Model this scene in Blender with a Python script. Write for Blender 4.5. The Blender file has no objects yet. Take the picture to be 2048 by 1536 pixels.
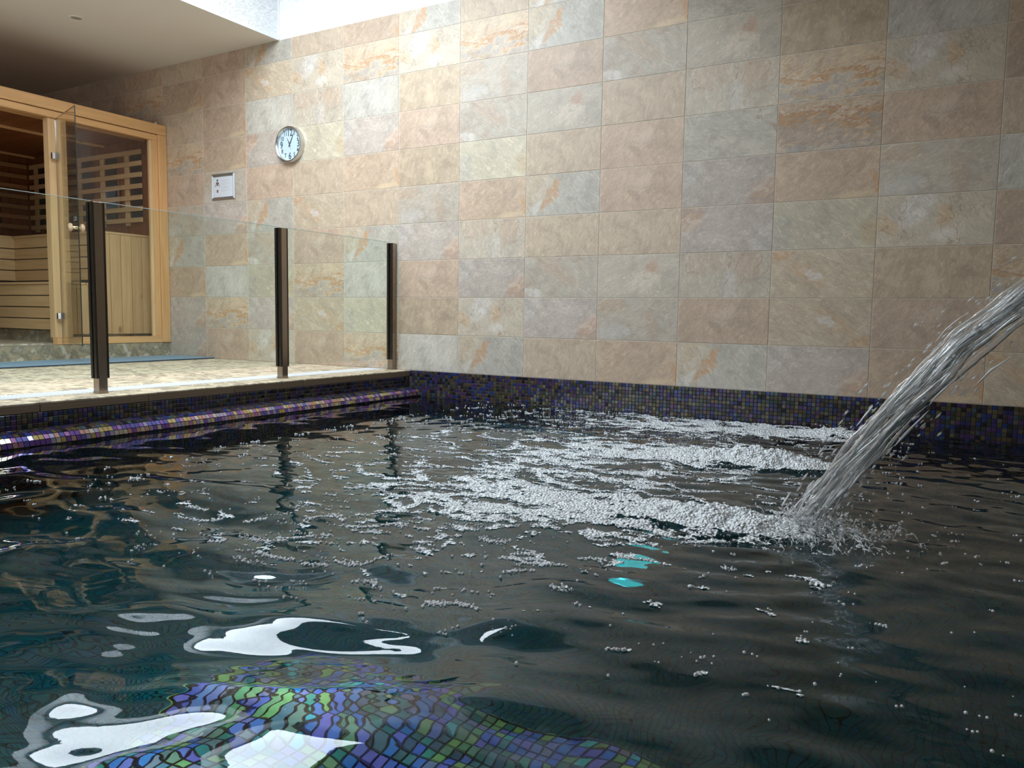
import bpy, bmesh, math, random
import numpy as np
from mathutils import Vector, Matrix, Euler
random.seed(7); RNG = np.random.default_rng(7)
sc = bpy.context.scene
COL = sc.collection
PI = math.pi

# ------------------------------------------------------------------ camera
F_PX = 1553.1
CAM = Vector((2.285, -5.149, 0.675))
cd = bpy.data.cameras.new('camera'); cam = bpy.data.objects.new('camera', cd); COL.objects.link(cam)
cd.sensor_width = 36; cd.lens = F_PX / 2048 * 36; cd.clip_start = 0.02; cd.clip_end = 60
R2 = Vector((0.86453343, 0.50235228, 0.01497101)); U2 = Vector((-0.05703422, 0.06847095, 0.9960215)); D = Vector((-0.4993286, 0.86194774, -0.08784669))
M = Matrix((R2, U2, -D)).transposed().to_4x4(); M.translation = CAM
cam.matrix_world = M
sc.camera = cam

# ------------------------------------------------------------------ world, light, exposure
w = bpy.data.worlds.new('world'); sc.world = w; w.use_nodes = True
w.node_tree.nodes['Background'].inputs[0].default_value = (0.75, 0.86, 1.0, 1)
w.node_tree.nodes['Background'].inputs[1].default_value = 1.0

def area(name, loc, rot, sx, sy, power, color):
    l = bpy.data.lights.new(name, 'AREA'); l.shape = 'RECTANGLE'; l.size = sx; l.size_y = sy
    l.energy = power; l.color = color
    o = bpy.data.objects.new(name, l); o.location = loc; o.rotation_euler = rot; COL.objects.link(o)
    return o
WX0, WX1, WY0, WY1 = -3.16, 0.02, -3.7, 0.0        # the light well in plan
CZ = 3.095                                          # ceiling height
WELL_TOP = 3.80
area('skylight_daylight', (-1.90, -2.35, WELL_TOP-0.03), (0, 0, 0), 2.10, 2.20, 270, (0.80, 0.91, 1.0))
area('front_fill_light', (-2.6, -7.42, 1.7), (PI/2, 0, 0), 3.6, 2.0, 66, (0.95, 0.97, 1.0))  # added fill light behind the camera, no window known there
sc.view_settings.view_transform = 'Standard'; sc.view_settings.look = 'None'
sc.view_settings.exposure = 0.0; sc.view_settings.gamma = 1.0; sc.view_settings.use_curve_mapping = False
cy = sc.cycles
cy.max_bounces = 10; cy.diffuse_bounces = 4; cy.glossy_bounces = 5; cy.transmission_bounces = 8; cy.transparent_max_bounces = 16
cy.sample_clamp_indirect = 6.0; cy.sample_clamp_direct = 0; cy.blur_glossy = 0.3
cy.use_denoising = True
cy.use_adaptive_sampling = True; cy.adaptive_threshold = 0.03

# ------------------------------------------------------------------ node helpers
class NT:
    def __init__(s, name):
        s.m = bpy.data.materials.new(name); s.m.use_nodes = True
        s.t = s.m.node_tree; s.b = s.t.nodes['Principled BSDF']; s.out = s.t.nodes['Material Output']
    def n(s, typ, **kw):
        x = s.t.nodes.new(typ)
        for k, v in kw.items():
            if k.startswith('i_'):
                key = k[2:]
                key = int(key) if key.isdigit() else key
                s.put(x.inputs[key], v)
            else: setattr(x, k, v)
        return x
    def put(s, sock, v):
        if isinstance(v, bpy.types.NodeSocket): s.t.links.new(v, sock)
        elif v is not None:
            if isinstance(v, (tuple, list)) and sock.type == 'RGBA' and len(v) == 3: v = (*v, 1)
            sock.default_value = v
    def math(s, op, a, b=None, c=None, clamp=False):
        x = s.t.nodes.new('ShaderNodeMath'); x.operation = op; x.use_clamp = clamp
        for i, v in enumerate((a, b, c)):
            if v is not None: s.put(x.inputs[i], v)
        return x.outputs[0]
    def vmath(s, op, a, b=None):
        x = s.t.nodes.new('ShaderNodeVectorMath'); x.operation = op
        s.put(x.inputs[0], a)
        if b is not None: s.put(x.inputs[3] if op == 'SCALE' else x.inputs[1], b)
        return x.outputs['Value'] if op in ('LENGTH', 'DOT_PRODUCT', 'DISTANCE') else x.outputs[0]
    def mix(s, f, a, b, blend='MIX'):
        x = s.t.nodes.new('ShaderNodeMix'); x.data_type = 'RGBA'; x.blend_type = blend
        s.put(x.inputs[0], f); s.put(x.inputs[6], a); s.put(x.inputs[7], b)
        return x.outputs[2]
    def obj(s): return s.n('ShaderNodeTexCoord').outputs['Object']
    def mapv(s, v, scale=(1, 1, 1), rot=(0, 0, 0), loc=(0, 0, 0)):
        x = s.n('ShaderNodeMapping'); s.put(x.inputs[0], v); x.inputs['Scale'].default_value = scale
        x.inputs['Rotation'].default_value = rot; x.inputs['Location'].default_value = loc
        return x.outputs[0]
    def noise(s, v, scale, detail=4, rough=0.5, dist=0.0, color=False):
        x = s.n('ShaderNodeTexNoise'); s.put(x.inputs['Vector'], v); x.inputs['Scale'].default_value = scale
        x.inputs['Detail'].default_value = detail; x.inputs['Roughness'].default_value = rough; x.inputs['Distortion'].default_value = dist
        return x.outputs['Color' if color else 'Fac']
    def ramp(s, f, stops, interp='LINEAR'):
        x = s.n('ShaderNodeValToRGB'); s.put(x.inputs[0], f); r = x.color_ramp; r.interpolation = interp
        while len(r.elements) < len(stops): r.elements.new(0.5)
        for e, (p, c) in zip(r.elements, stops): e.position = p; e.color = (*c, 1) if len(c) == 3 else c
        return x.outputs[0]
    def smooth(s, v, a, b, lo=0.0, hi=1.0):
        x = s.n('ShaderNodeMapRange', interpolation_type='SMOOTHSTEP'); s.put(x.inputs[0], v)
        x.inputs[1].default_value = a; x.inputs[2].default_value = b; x.inputs[3].default_value = lo; x.inputs[4].default_value = hi
        return x.outputs[0]
    def bump(s, h, strength=0.3, dist=0.01):
        x = s.n('ShaderNodeBump'); s.put(x.inputs['Height'], h); x.inputs['Strength'].default_value = strength; x.inputs['Distance'].default_value = dist
        s.put(s.b.inputs['Normal'], x.outputs[0]); return x
    def set(s, **kw):
        names = dict(color='Base Color', rough='Roughness', metal='Metallic', ior='IOR', trans='Transmission Weight', spec='Specular IOR Level',
                     coat='Coat Weight', emit='Emission Strength', ecol='Emission Color', alpha='Alpha', film='Thin Film Thickness', filmior='Thin Film IOR')
        for k, v in kw.items(): s.put(s.b.inputs[names[k]], v)
        return s

def plain(name, color, rough=0.5, metal=0.0, grain=0.0, scale=40, bump=0.0, **kw):
    k = NT(name); c = color
    if grain or bump:
        o = k.obj(); f = k.noise(o, scale, 4)
        if grain: c = k.mix(k.math('MULTIPLY', f, grain), color, tuple(x*0.45 for x in color))
        if bump: k.bump(f, bump, 0.004)
    k.set(color=c, rough=rough, metal=metal, **kw)
    return k.m

def wood(name, c1, c2, axis, rough=0.42):
    k = NT(name)
    o = k.obj(); info = k.n('ShaderNodeObjectInfo')
    off = k.vmath('SCALE', k.n('ShaderNodeCombineXYZ', i_0=info.outputs['Random'], i_1=info.outputs['Random'], i_2=info.outputs['Random']).outputs[0], 17.0)
    v = k.vmath('ADD', o, off)
    st = [14, 14, 14]; st[axis] = 0.8
    g = k.noise(k.mapv(v, st), 2.2, 6, 0.55, 0.6)
    fine = k.noise(k.mapv(v, [x*5 for x in st]), 3.0, 3, 0.6)
    c = k.ramp(g, [(0.25, c2), (0.5, c1), (0.72, tuple(min(1, x*1.12) for x in c1)), (0.85, c2)])
    c = k.mix(k.math('MULTIPLY', fine, 0.22), c, tuple(x*0.5 for x in c1))
    c = k.mix(k.smooth(info.outputs['Random'], 0, 1, 0.0, 0.22), c, tuple(x*0.8 for x in c2))
    # a few knots
    vo = k.n('ShaderNodeTexVoronoi', feature='F1'); k.put(vo.inputs['Vector'], k.mapv(v, [3.2 if i != axis else 1.6 for i in range(3)])); vo.inputs['Scale'].default_value = 1.0
    c = k.mix(k.smooth(vo.outputs['Distance'], 0.03, 0.09, 0.7, 0.0), c, (0.16, 0.07, 0.025))
    k.bump(fine, 0.08, 0.002)
    k.set(color=c, rough=rough)
    return k.m

# ------------------------------------------------------------------ geometry helpers
WL = {}      # world location of every object built, by name
def wl(o): return WL.get(o.name, Vector((0, 0, 0)))
def link(o, parent=None, world=None):
    COL.objects.link(o)
    world = Vector(world) if world is not None else Vector((0, 0, 0))
    WL[o.name] = world
    if parent is not None:
        o.parent = parent; o.location = world - wl(parent)
    else: o.location = world
    return o
def props(o, label=None, cat=None, group=None, kind=None):
    if label: o['label'] = label
    if cat: o['category'] = cat
    if group: o['group'] = group
    if kind: o['kind'] = kind
    return o
def empty(name, loc, parent=None):
    return link(bpy.data.objects.new(name, None), parent, loc)
def mesh_from(name, V, F, mat=None, smooth=False):
    me = bpy.data.meshes.new(name); me.from_pydata([tuple(v) for v in V], [], F); me.update()
    if mat: me.materials.append(mat)
    if smooth: me.polygons.foreach_set('use_smooth', [True]*len(me.polygons))
    return me
def put(name, bm, mat, parent=None, origin=None, smooth=False, bevel=0):
    """finish a world-space bmesh as one mesh object, origin at its middle"""
    if bevel:
        bmesh.ops.bevel(bm, geom=[e for e in bm.edges], offset=bevel, segments=1, affect='EDGES', clamp_overlap=True)
    bmesh.ops.recalc_face_normals(bm, faces=bm.faces)
    if origin is None:
        vs = [v.co for v in bm.verts]
        origin = Vector([(min(v[i] for v in vs)+max(v[i] for v in vs))/2 for i in range(3)])
    origin = Vector(origin)
    bmesh.ops.translate(bm, verts=bm.verts, vec=-origin)
    me = bpy.data.meshes.new(name); bm.to_mesh(me); bm.free()
    if mat:
        for m in (mat if isinstance(mat, (list, tuple)) else [mat]): me.materials.append(m)
    if smooth:
        me.polygons.foreach_set('use_smooth', [True]*len(me.polygons))
        try: me.set_sharp_from_angle(angle=math.radians(35))
        except Exception: pass
    return link(bpy.data.objects.new(name, me), parent, origin)
def bx(x0, x1, y0, y1, z0, z1, bm=None):
    bm = bm or bmesh.new()
    r = bmesh.ops.create_cube(bm, size=1)
    for v in r['verts']:
        v.co = Vector(((x0+x1)/2+v.co.x*(x1-x0), (y0+y1)/2+v.co.y*(y1-y0), (z0+z1)/2+v.co.z*(z1-z0)))
    return bm
def box(name, x0, x1, y0, y1, z0, z1, mat, parent=None, bevel=0):
    return put(name, bx(x0, x1, y0, y1, z0, z1), mat, parent, bevel=bevel)
def lathe(prof, n=32, axis='y', center=(0, 0, 0), bm=None, ring=False):
    """profile of (radius, along)"""
    bm = bm or bmesh.new(); rings = []
    c = Vector(center)
    for r, a in prof:
        ring = []
        for i in range(n):
            t = 2*PI*i/n; p, q = r*math.cos(t), r*math.sin(t)
            v = Vector((p, a, q)) if axis == 'y' else (Vector((p, q, a)) if axis == 'z' else Vector((a, p, q)))
            ring.append(bm.verts.new(c+v))
        rings.append(ring)
    for a, b in zip(rings, rings[1:]):
        for i in range(n): bm.faces.new((a[i], a[(i+1) % n], b[(i+1) % n], b[i]))
    if ring:
        for i in range(n): bm.faces.new((rings[-1][i], rings[-1][(i+1) % n], rings[0][(i+1) % n], rings[0][i]))
    else:
        if prof[0][0] > 1e-5: bm.faces.new(rings[0])
        if prof[-1][0] > 1e-5: bm.faces.new(rings[-1][::-1])
    bmesh.ops.remove_doubles(bm, verts=bm.verts, dist=1e-6)
    return bm
def prism(pts, axis, a0, a1):
    """polygon pts in the two other axes, extruded along axis"""
    bm = bmesh.new(); lo = []; hi = []
    for p, q in pts:
        def mk(a):
            return Vector((a, p, q)) if axis == 0 else (Vector((p, a, q)) if axis == 1 else Vector((p, q, a)))
        lo.append(bm.verts.new(mk(a0))); hi.append(bm.verts.new(mk(a1)))
    n = len(pts)
    bm.faces.new(lo); bm.faces.new(hi[::-1])
    for i in range(n): bm.faces.new((lo[i], lo[(i+1) % n], hi[(i+1) % n], hi[i]))
    return bm

# ------------------------------------------------------------------ materials
def slate(name, base, alt, ang=0.5, stretch=3.0, patches=(), strata=None, vein=0.35, veincol=(0.30, 0.20, 0.14), scratch=0.0, seed=0.0, fine=0.5):
    """printed slate-look porcelain; coordinates are the tile's own x (-.3..+.3) and z (-.15..+.15)"""
    k = NT(name); o = k.obj()
    o = k.vmath('MULTIPLY', o, (1, 0, 1))
    vs = k.vmath('ADD', o, (seed, seed*0.7, seed*1.3))
    ga = k.mapv(k.mapv(vs, (1, 1, 1), (0, ang, 0)), (1, 1, stretch))
    big = k.noise(ga, 5.5, 6, 0.6, 0.5)
    c = k.mix(k.smooth(big, 0.36, 0.64), base, alt)
    warp = k.vmath('SCALE', k.vmath('SUBTRACT', k.noise(vs, 8, 8, 0.68, 0, True), (0.5, 0.5, 0.5)), 0.20)
    wv = k.vmath('ADD', o, warp)
    fnp = k.noise(vs, 22, 5, 0.7, 0.5)
    if strata:
        sep = k.n('ShaderNodeSeparateXYZ'); k.put(sep.inputs[0], wv)
        f1 = k.noise(k.mapv(vs, (1, 1, 3.2)), 5.0, 6, 0.6, 0.6); f2 = k.noise(k.mapv(wv, (1, 1, 6)), 7.0, 4, 0.6, 0.2)
        f = k.math('ADD', k.math('MULTIPLY_ADD', sep.outputs[2], 2.6, 0.5), k.math('ADD', k.math('MULTIPLY_ADD', f1, 1.3, -0.65), k.math('MULTIPLY_ADD', f2, 0.5, -0.25)))
        c = k.ramp(f, strata)
    for (u, v, ru, rv, rot, colr, st) in patches:
        pv = k.mapv(k.vmath('SUBTRACT', wv, (u, 0, v)), (1/ru, 1, 1/rv))
        if rot: pv = k.mapv(k.mapv(k.vmath('SUBTRACT', wv, (u, 0, v)), (1, 1, 1), (0, rot, 0)), (1/ru, 1, 1/rv))
        d = k.vmath('LENGTH', pv)
        c = k.mix(k.math('MULTIPLY', k.smooth(d, 0.55, 1.25, min(1.0, st*1.15), 0.0), k.smooth(fnp, 0.3, 0.55, 0.6, 1.0)), c, colr)
    fn = k.noise(k.mapv(ga, (1, 1, 1)), 46, 5, 0.7, 0.3)
    mid = k.noise(ga, 13, 7, 0.7, 1.6)
    c = k.mix(k.smooth(mid, 0.50, 0.66, 0, 0.65), c, tuple(min(1, x*1.5) for x in base))
    c = k.mix(k.smooth(mid, 0.30, 0.47, 0.6, 0.0), c, tuple(x*0.60 for x in alt))
    c = k.mix(k.smooth(fn, 0.35, 0.65, fine, 0.0), c, tuple(x*0.72 for x in base))
    vn = k.noise(vs, 3.1, 4, 0.55, 0.8)
    cl = k.noise(vs, 7.5, 6, 0.65, 0.8)
    c = k.mix(k.smooth(cl, 0.36, 0.50, 0.42, 0.0), c, tuple(x*0.62 for x in alt))
    c = k.mix(k.smooth(cl, 0.54, 0.68, 0.0, 0.35), c, tuple(min(1, x*1.4) for x in base))
    wn = k.noise(ga, 30, 3, 0.6, 2.2)
    c = k.mix(k.smooth(k.math('ABSOLUTE', k.math('SUBTRACT', wn, 0.5)), 0.0, 0.022, 0.38, 0.0), c, tuple(min(1, x*1.55) for x in base))
    line = k.smooth(k.math('ABSOLUTE', k.math('SUBTRACT', vn, 0.5)), 0.0, 0.010, vein, 0.0)
    c = k.mix(line, c, veincol)
    if scratch:
        sn = k.noise(k.mapv(k.mapv(vs, (1, 1, 1), (0, -1.0, 0)), (1, 1, 6)), 16, 3, 0.6, 0.8)
        c = k.mix(k.smooth(k.math('ABSOLUTE', k.math('SUBTRACT', sn, 0.5)), 0, 0.03, scratch, 0), c, tuple(min(1, x*1.45) for x in base))
    info = k.n('ShaderNodeObjectInfo')
    hsv = k.n('ShaderNodeHueSaturation'); k.put(hsv.inputs['Color'], c); k.put(hsv.inputs['Value'], k.smooth(info.outputs['Random'], 0, 1, 0.95, 1.07))
    h = k.math('ADD', k.math('MULTIPLY', fn, 0.5), k.math('ADD', mid, k.math('MULTIPLY', line, -0.8)))
    k.bump(h, 0.32, 0.004)
    cfin = k.mix(0.10 if not strata else 0.04, hsv.outputs[0], (0.46, 0.37, 0.30))
    cfin = k.mix(1.0, cfin, (1.02, 0.965, 0.885), 'MULTIPLY')
    k.set(color=cfin, rough=k.smooth(fn, 0.3, 0.7, 0.42, 0.6), spec=0.45)
    return k.m

ORG = (0.50, 0.25, 0.09); WHT = (0.66, 0.66, 0.68); GRY = (0.40, 0.41, 0.41); BRN = (0.30, 0.19, 0.12)
S = {
 'A': slate('slate_strata', (0.50, 0.38, 0.26), (0.42, 0.30, 0.19), seed=1.3, vein=0.2,
            strata=[(0.06, (0.44, 0.38, 0.31)), (0.14, (0.30, 0.31, 0.34)), (0.27, (0.36, 0.35, 0.35)), (0.31, (0.50, 0.47, 0.44)), (0.38, (0.45, 0.35, 0.25)), (0.50, (0.42, 0.24, 0.12)), (0.56, (0.38, 0.17, 0.07)), (0.585, (0.60, 0.57, 0.54)), (0.64, (0.50, 0.42, 0.34)), (0.70, (0.45, 0.31, 0.20)), (0.76, (0.50, 0.43, 0.36)), (0.95, (0.46, 0.39, 0.32))]),
 'a': slate('slate_strata_bold', (0.48, 0.36, 0.25), (0.42, 0.30, 0.19), seed=4.1, vein=0.3,
            strata=[(0.05, (0.31, 0.33, 0.37)), (0.18, (0.42, 0.39, 0.37)), (0.24, (0.28, 0.22, 0.19)), (0.30, (0.33, 0.32, 0.33)), (0.40, (0.45, 0.34, 0.25)), (0.48, (0.27, 0.26, 0.28)), (0.56, (0.42, 0.26, 0.13)), (0.68, (0.33, 0.15, 0.06)), (0.72, (0.60, 0.57, 0.54)), (0.78, (0.40, 0.25, 0.14)), (0.86, (0.50, 0.44, 0.37)), (1.0, (0.44, 0.34, 0.25))]),
 'B': slate('slate_white_flake', (0.47, 0.42, 0.35), (0.50, 0.45, 0.38), ang=-0.8, seed=2.2, vein=0.55,
            patches=[(-0.10, 0.06, 0.13, 0.08, 0.5, WHT, 0.9), (0.05, 0.02, 0.035, 0.08, 0.3, (0.52, 0.33, 0.18), 0.8), (-0.24, -0.02, 0.07, 0.045, -0.5, (0.52, 0.34, 0.19), 0.7), (0.05, -0.10, 0.07, 0.045, 0, WHT, 0.7)], scratch=0.3),
 'C': slate('slate_orange_arc', (0.44, 0.43, 0.40), (0.40, 0.39, 0.36), ang=-0.9, seed=3.4, vein=0.3,
            patches=[(-0.30, 0.09, 0.23, 0.22, 0.0, (0.50, 0.40, 0.28), 0.85), (-0.085, 0.02, 0.035, 0.16, -0.55, ORG, 0.85), (-0.23, -0.09, 0.07, 0.03, 0.5, WHT, 0.6)]),
 'D': slate('slate_pink_plain', (0.44, 0.34, 0.27), (0.39, 0.30, 0.24), ang=0.9, seed=5.1, vein=0.15, scratch=0.4,
            patches=[(0.02, 0.05, 0.10, 0.06, 0.4, (0.52, 0.46, 0.41), 0.4)]),
 'E': slate('slate_vertical_grain', (0.46, 0.38, 0.30), (0.42, 0.34, 0.27), ang=1.35, stretch=3.4, seed=6.6, vein=0.35, scratch=0.25),
 'e': slate('slate_brown_grain', (0.44, 0.36, 0.27), (0.38, 0.30, 0.23), ang=1.2, stretch=2.6, seed=16.2, vein=0.2, fine=0.55),
 'F': slate('slate_pale_smooth', (0.46, 0.45, 0.42), (0.43, 0.42, 0.40), ang=1.1, seed=7.9, vein=0.3, fine=0.15,
            patches=[(0.23, 0.0, 0.06, 0.13, 0.2, (0.50, 0.46, 0.40), 0.5)]),
 'G': slate('slate_drapes', (0.44, 0.41, 0.36), (0.46, 0.40, 0.33), ang=1.3, stretch=2, seed=8.8, vein=0.6,
            patches=[(-0.12, 0.10, 0.16, 0.09, 0.15, (0.46, 0.34, 0.26), 0.6), (0.17, 0.07, 0.12, 0.12, -0.1, (0.45, 0.33, 0.25), 0.75), (0.03, -0.06, 0.05, 0.12, 0, (0.53, 0.54, 0.54), 0.6)]),
 'H': slate('slate_green_knot', (0.47, 0.43, 0.34), (0.43, 0.41, 0.34), ang=-0.7, seed=9.3, vein=0.2,
            patches=[(-0.26, -0.08, 0.09, 0.13, -0.3, (0.36, 0.36, 0.36), 0.7), (0.13, -0.05, 0.045, 0.028, 0.6, (0.62, 0.56, 0.46), 0.8), (0.13, -0.055, 0.014, 0.012, 0, BRN, 0.8), (0.27, -0.05, 0.06, 0.08, 0, (0.50, 0.36, 0.20), 0.6)]),
 'I': slate('slate_diagonal_crack', (0.43, 0.41, 0.37), (0.44, 0.37, 0.31), ang=-0.62, stretch=4.5, seed=10.4, vein=0.25,
            patches=[(-0.04, 0.07, 0.22, 0.07, -0.6, (0.45, 0.31, 0.22), 0.55), (-0.22, -0.12, 0.09, 0.03, -0.7, WHT, 0.7)]),
 'J': slate('slate_grey_cloud', (0.43, 0.40, 0.36), (0.45, 0.39, 0.33), seed=11.7, vein=0.2,
            patches=[(-0.20, 0.09, 0.14, 0.06, -0.2, (0.44, 0.31, 0.20), 0.6), (0.10, -0.03, 0.06, 0.11, 0.3, (0.41, 0.29, 0.21), 0.6), (-0.17, -0.09, 0.13, 0.05, 0, (0.46, 0.47, 0.49), 0.6)]),
 'K': slate('slate_orange_corner', (0.45, 0.35, 0.27), (0.40, 0.31, 0.24), ang=0.7, seed=12.5, vein=0.2, scratch=0.25,
            patches=[(0.14, -0.13, 0.16, 0.035, 0.1, (0.58, 0.47, 0.31), 0.8), (0.28, -0.07, 0.03, 0.09, 0.25, ORG, 0.75)]),
 'L': slate('slate_mauve_rust', (0.44, 0.40, 0.37), (0.40, 0.35, 0.33), ang=0.4, stretch=1.6, seed=13.1, vein=0.15, fine=0.6,
            patches=[(0.24, -0.09, 0.12, 0.09, 0.5, (0.47, 0.25, 0.13), 0.65), (-0.25, 0.06, 0.10, 0.10, 0, (0.50, 0.50, 0.52), 0.5)]),
 'M': slate('slate_white_coral', (0.44, 0.40, 0.35), (0.45, 0.42, 0.37), seed=14.9, vein=0.2,
            patches=[(0.05, -0.03, 0.11, 0.08, 0.2, (0.57, 0.51, 0.44), 0.85), (0.10, 0.07, 0.06, 0.045, 0.2, (0.46, 0.27, 0.18), 0.75)]),
 'N': slate('slate_rust_inclusion', (0.47, 0.41, 0.33), (0.46, 0.37, 0.28), ang=-0.5, seed=15.8, vein=0.25,
            patches=[(-0.08, 0.00, 0.13, 0.05, -0.6, (0.50, 0.32, 0.18), 0.7), (-0.05, -0.01, 0.07, 0.03, -0.6, WHT, 0.8), (-0.24, 0.12, 0.10, 0.03, 0.5, ORG, 0.5)]),
 'Q': slate('slate_grey_wave', (0.42, 0.40, 0.36), (0.39, 0.37, 0.33), ang=-0.2, stretch=3, seed=17.3, vein=0.55, fine=0.2,
            patches=[(0.05, -0.07, 0.24, 0.04, -0.25, (0.50, 0.46, 0.41), 0.7)]),
}
floor_slate = None
coping_slate_shaded = slate('slate_coping_shaded', (0.17, 0.125, 0.085), (0.12, 0.095, 0.07), ang=0.2, seed=23, vein=0.4, scratch=0.4)  # darker cut edge, with the shade on the coping front put into the colour
k = NT('slate_step'); o_ = k.obj()
n1 = k.noise(o_, 14, 7, 0.6, 1.1); n2 = k.noise(o_, 5, 4, 0.6, 1.5)
c_ = k.mix(k.smooth(n1, 0.42, 0.6), (0.21, 0.185, 0.135), (0.35, 0.28, 0.18)); c_ = k.mix(k.smooth(n2, 0.52, 0.62, 0, 0.75), c_, (0.56, 0.50, 0.40)); k.bump(n1, 0.2, 0.004)
k.set(color=c_, rough=0.5); step_slate = k.m
k = NT('slate_floor'); o_ = k.obj(); inf = k.n('ShaderNodeObjectInfo')
o_ = k.vmath('ADD', o_, k.vmath('SCALE', k.n('ShaderNodeCombineXYZ', i_0=inf.outputs['Random'], i_1=inf.outputs['Random']).outputs[0], 9.0))
n1 = k.noise(k.mapv(o_, (1, 1.4, 1)), 9, 7, 0.62, 1.3); n2 = k.noise(o_, 3.5, 4, 0.6, 1.0)
c_ = k.mix(k.smooth(n1, 0.42, 0.58), (0.29, 0.24, 0.175), (0.64, 0.53, 0.37)); c_ = k.mix(k.smooth(n2, 0.50, 0.60, 0, 0.6), c_, (0.60, 0.50, 0.36)); k.bump(n1, 0.15, 0.004)
k.set(color=c_, rough=0.5, spec=0.4); floor_slate = k.m
grout = plain('grout_cream', (0.62, 0.55, 0.45), 0.9, grain=0.2)
grout_dark = plain('grout_charcoal', (0.045, 0.042, 0.045), 0.8, grain=0.3)
# textured white plaster of the light well
k = NT('plaster_textured'); o_ = k.obj()
n1 = k.noise(k.mapv(o_, (1, 1, 1.6), (0, 0.4, 0)), 22, 5, 0.55, 1.4); n2 = k.noise(o_, 9, 3, 0.5, 0.4)
k.bump(k.math('ADD', n1, k.math('MULTIPLY', n2, 0.6)), 0.9, 0.02)
k.set(color=(0.84, 0.85, 0.86), rough=0.85); plaster = k.m
ceil_m = plain('ceiling_paint', (0.76, 0.70, 0.61), 0.9, bump=0.1, scale=60)
wallpaint = plain('wall_paint', (0.55, 0.50, 0.44), 0.9, bump=0.1, scale=60)
PINE = (0.74, 0.42, 0.18); PINE2 = (0.62, 0.32, 0.12)
HEM = (0.72, 0.48, 0.25); HEM2 = (0.60, 0.37, 0.17)
pine_x, pine_y, pine_z = (wood('pine_trim_%s' % 'xyz'[i], PINE, PINE2, i) for i in range(3))
hem_x, hem_y, hem_z = (wood('bench_wood_%s' % 'xyz'[i], HEM, HEM2, i) for i in range(3))
dim_slat_y = wood('dim_slat_y', (0.44, 0.22, 0.10), (0.36, 0.17, 0.07), 1); dim_red_wood_x = wood('dim_red_wood_x', (0.26, 0.085, 0.025), (0.17, 0.05, 0.018), 0); dim_red_wood_y = wood('dim_red_wood_y', (0.26, 0.085, 0.025), (0.17, 0.05, 0.018), 1); dim_red_wood_z = wood('dim_red_wood_z', (0.26, 0.085, 0.025), (0.17, 0.05, 0.018), 2)  # reddish interior wood; the cabin's dimness is put into these darker colours
steel = plain('brushed_steel', (0.62, 0.62, 0.62), 0.25, 1.0)
bronze = plain('polished_post_steel', (0.33, 0.27, 0.21), 0.22, 1.0)
gasket = plain('black_gasket', (0.012, 0.011, 0.011), 0.3)
dark_bronze = plain('dark_channel', (0.07, 0.055, 0.045), 0.25, 0.8)
chrome = plain('chrome', (0.8, 0.8, 0.82), 0.12, 1.0)
brass = plain('brass', (0.75, 0.62, 0.36), 0.25, 1.0)
knobwood = wood('knob_wood', (0.62, 0.40, 0.27), (0.50, 0.30, 0.19), 0, 0.3)
white_plastic = plain('white_plastic', (0.78, 0.78, 0.78), 0.4)
heater_m = plain('heater_panel', (0.015, 0.016, 0.02), 0.4)
mat_m = plain('mat_blue', (0.20, 0.29, 0.36), 0.7, grain=0.25, scale=120, bump=0.3)
mat_edge = plain('mat_edge', (0.03, 0.035, 0.05), 0.8)
grate_m = plain('drain_white', (0.74, 0.76, 0.78), 0.35)
paper_m = plain('paper', (0.60, 0.62, 0.65), 0.5)
ink = plain('ink_black', (0.03, 0.03, 0.03), 0.6); ink_brown = plain('ink_brown', (0.22, 0.09, 0.05), 0.6)
ink_grey = plain('ink_grey', (0.50, 0.51, 0.54), 0.6); ink_dial = plain('ink_dial', (0.035, 0.05, 0.065), 0.6)
dial_m = plain('clock_dial', (0.46, 0.56, 0.62), 0.45)
alu = plain('aluminium_frame', (0.42, 0.44, 0.47), 0.32, 0.9)

def thin_glass(name, tint, refl=(1, 1, 1), ior=1.5, rough=0.0):
    k = NT(name); k.t.nodes.remove(k.b)
    tr = k.n('ShaderNodeBsdfTransparent'); k.put(tr.inputs[0], tint)
    gl = k.n('ShaderNodeBsdfGlossy'); k.put(gl.inputs['Color'], refl); gl.inputs['Roughness'].default_value = rough
    fr = k.n('ShaderNodeFresnel'); geo = k.n('ShaderNodeNewGeometry')
    k.put(fr.inputs['IOR'], k.smooth(geo.outputs['Backfacing'], 0.0, 1.0, ior, 1.0/ior))   # same reflectance on both faces of the pane
    mx = k.n('ShaderNodeMixShader'); k.put(mx.inputs[0], fr.outputs[0]); k.put(mx.inputs[1], tr.outputs[0]); k.put(mx.inputs[2], gl.outputs[0])
    k.put(k.out.inputs[0], mx.outputs[0]); return k.m
glass_clear = thin_glass('clear_glass', (0.93, 0.97, 0.955), ior=1.3)
glass_tint = thin_glass('tinted_glass', (0.955, 0.95, 0.93), ior=1.42)
glass_door = thin_glass('door_glass', (0.88, 0.87, 0.83), ior=1.35)
glass_edge = plain('glass_edge', (0.70, 0.82, 0.80), 0.15)
glass_edge_dark = plain('door_glass_edge', (0.02, 0.025, 0.022), 0.15)

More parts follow.
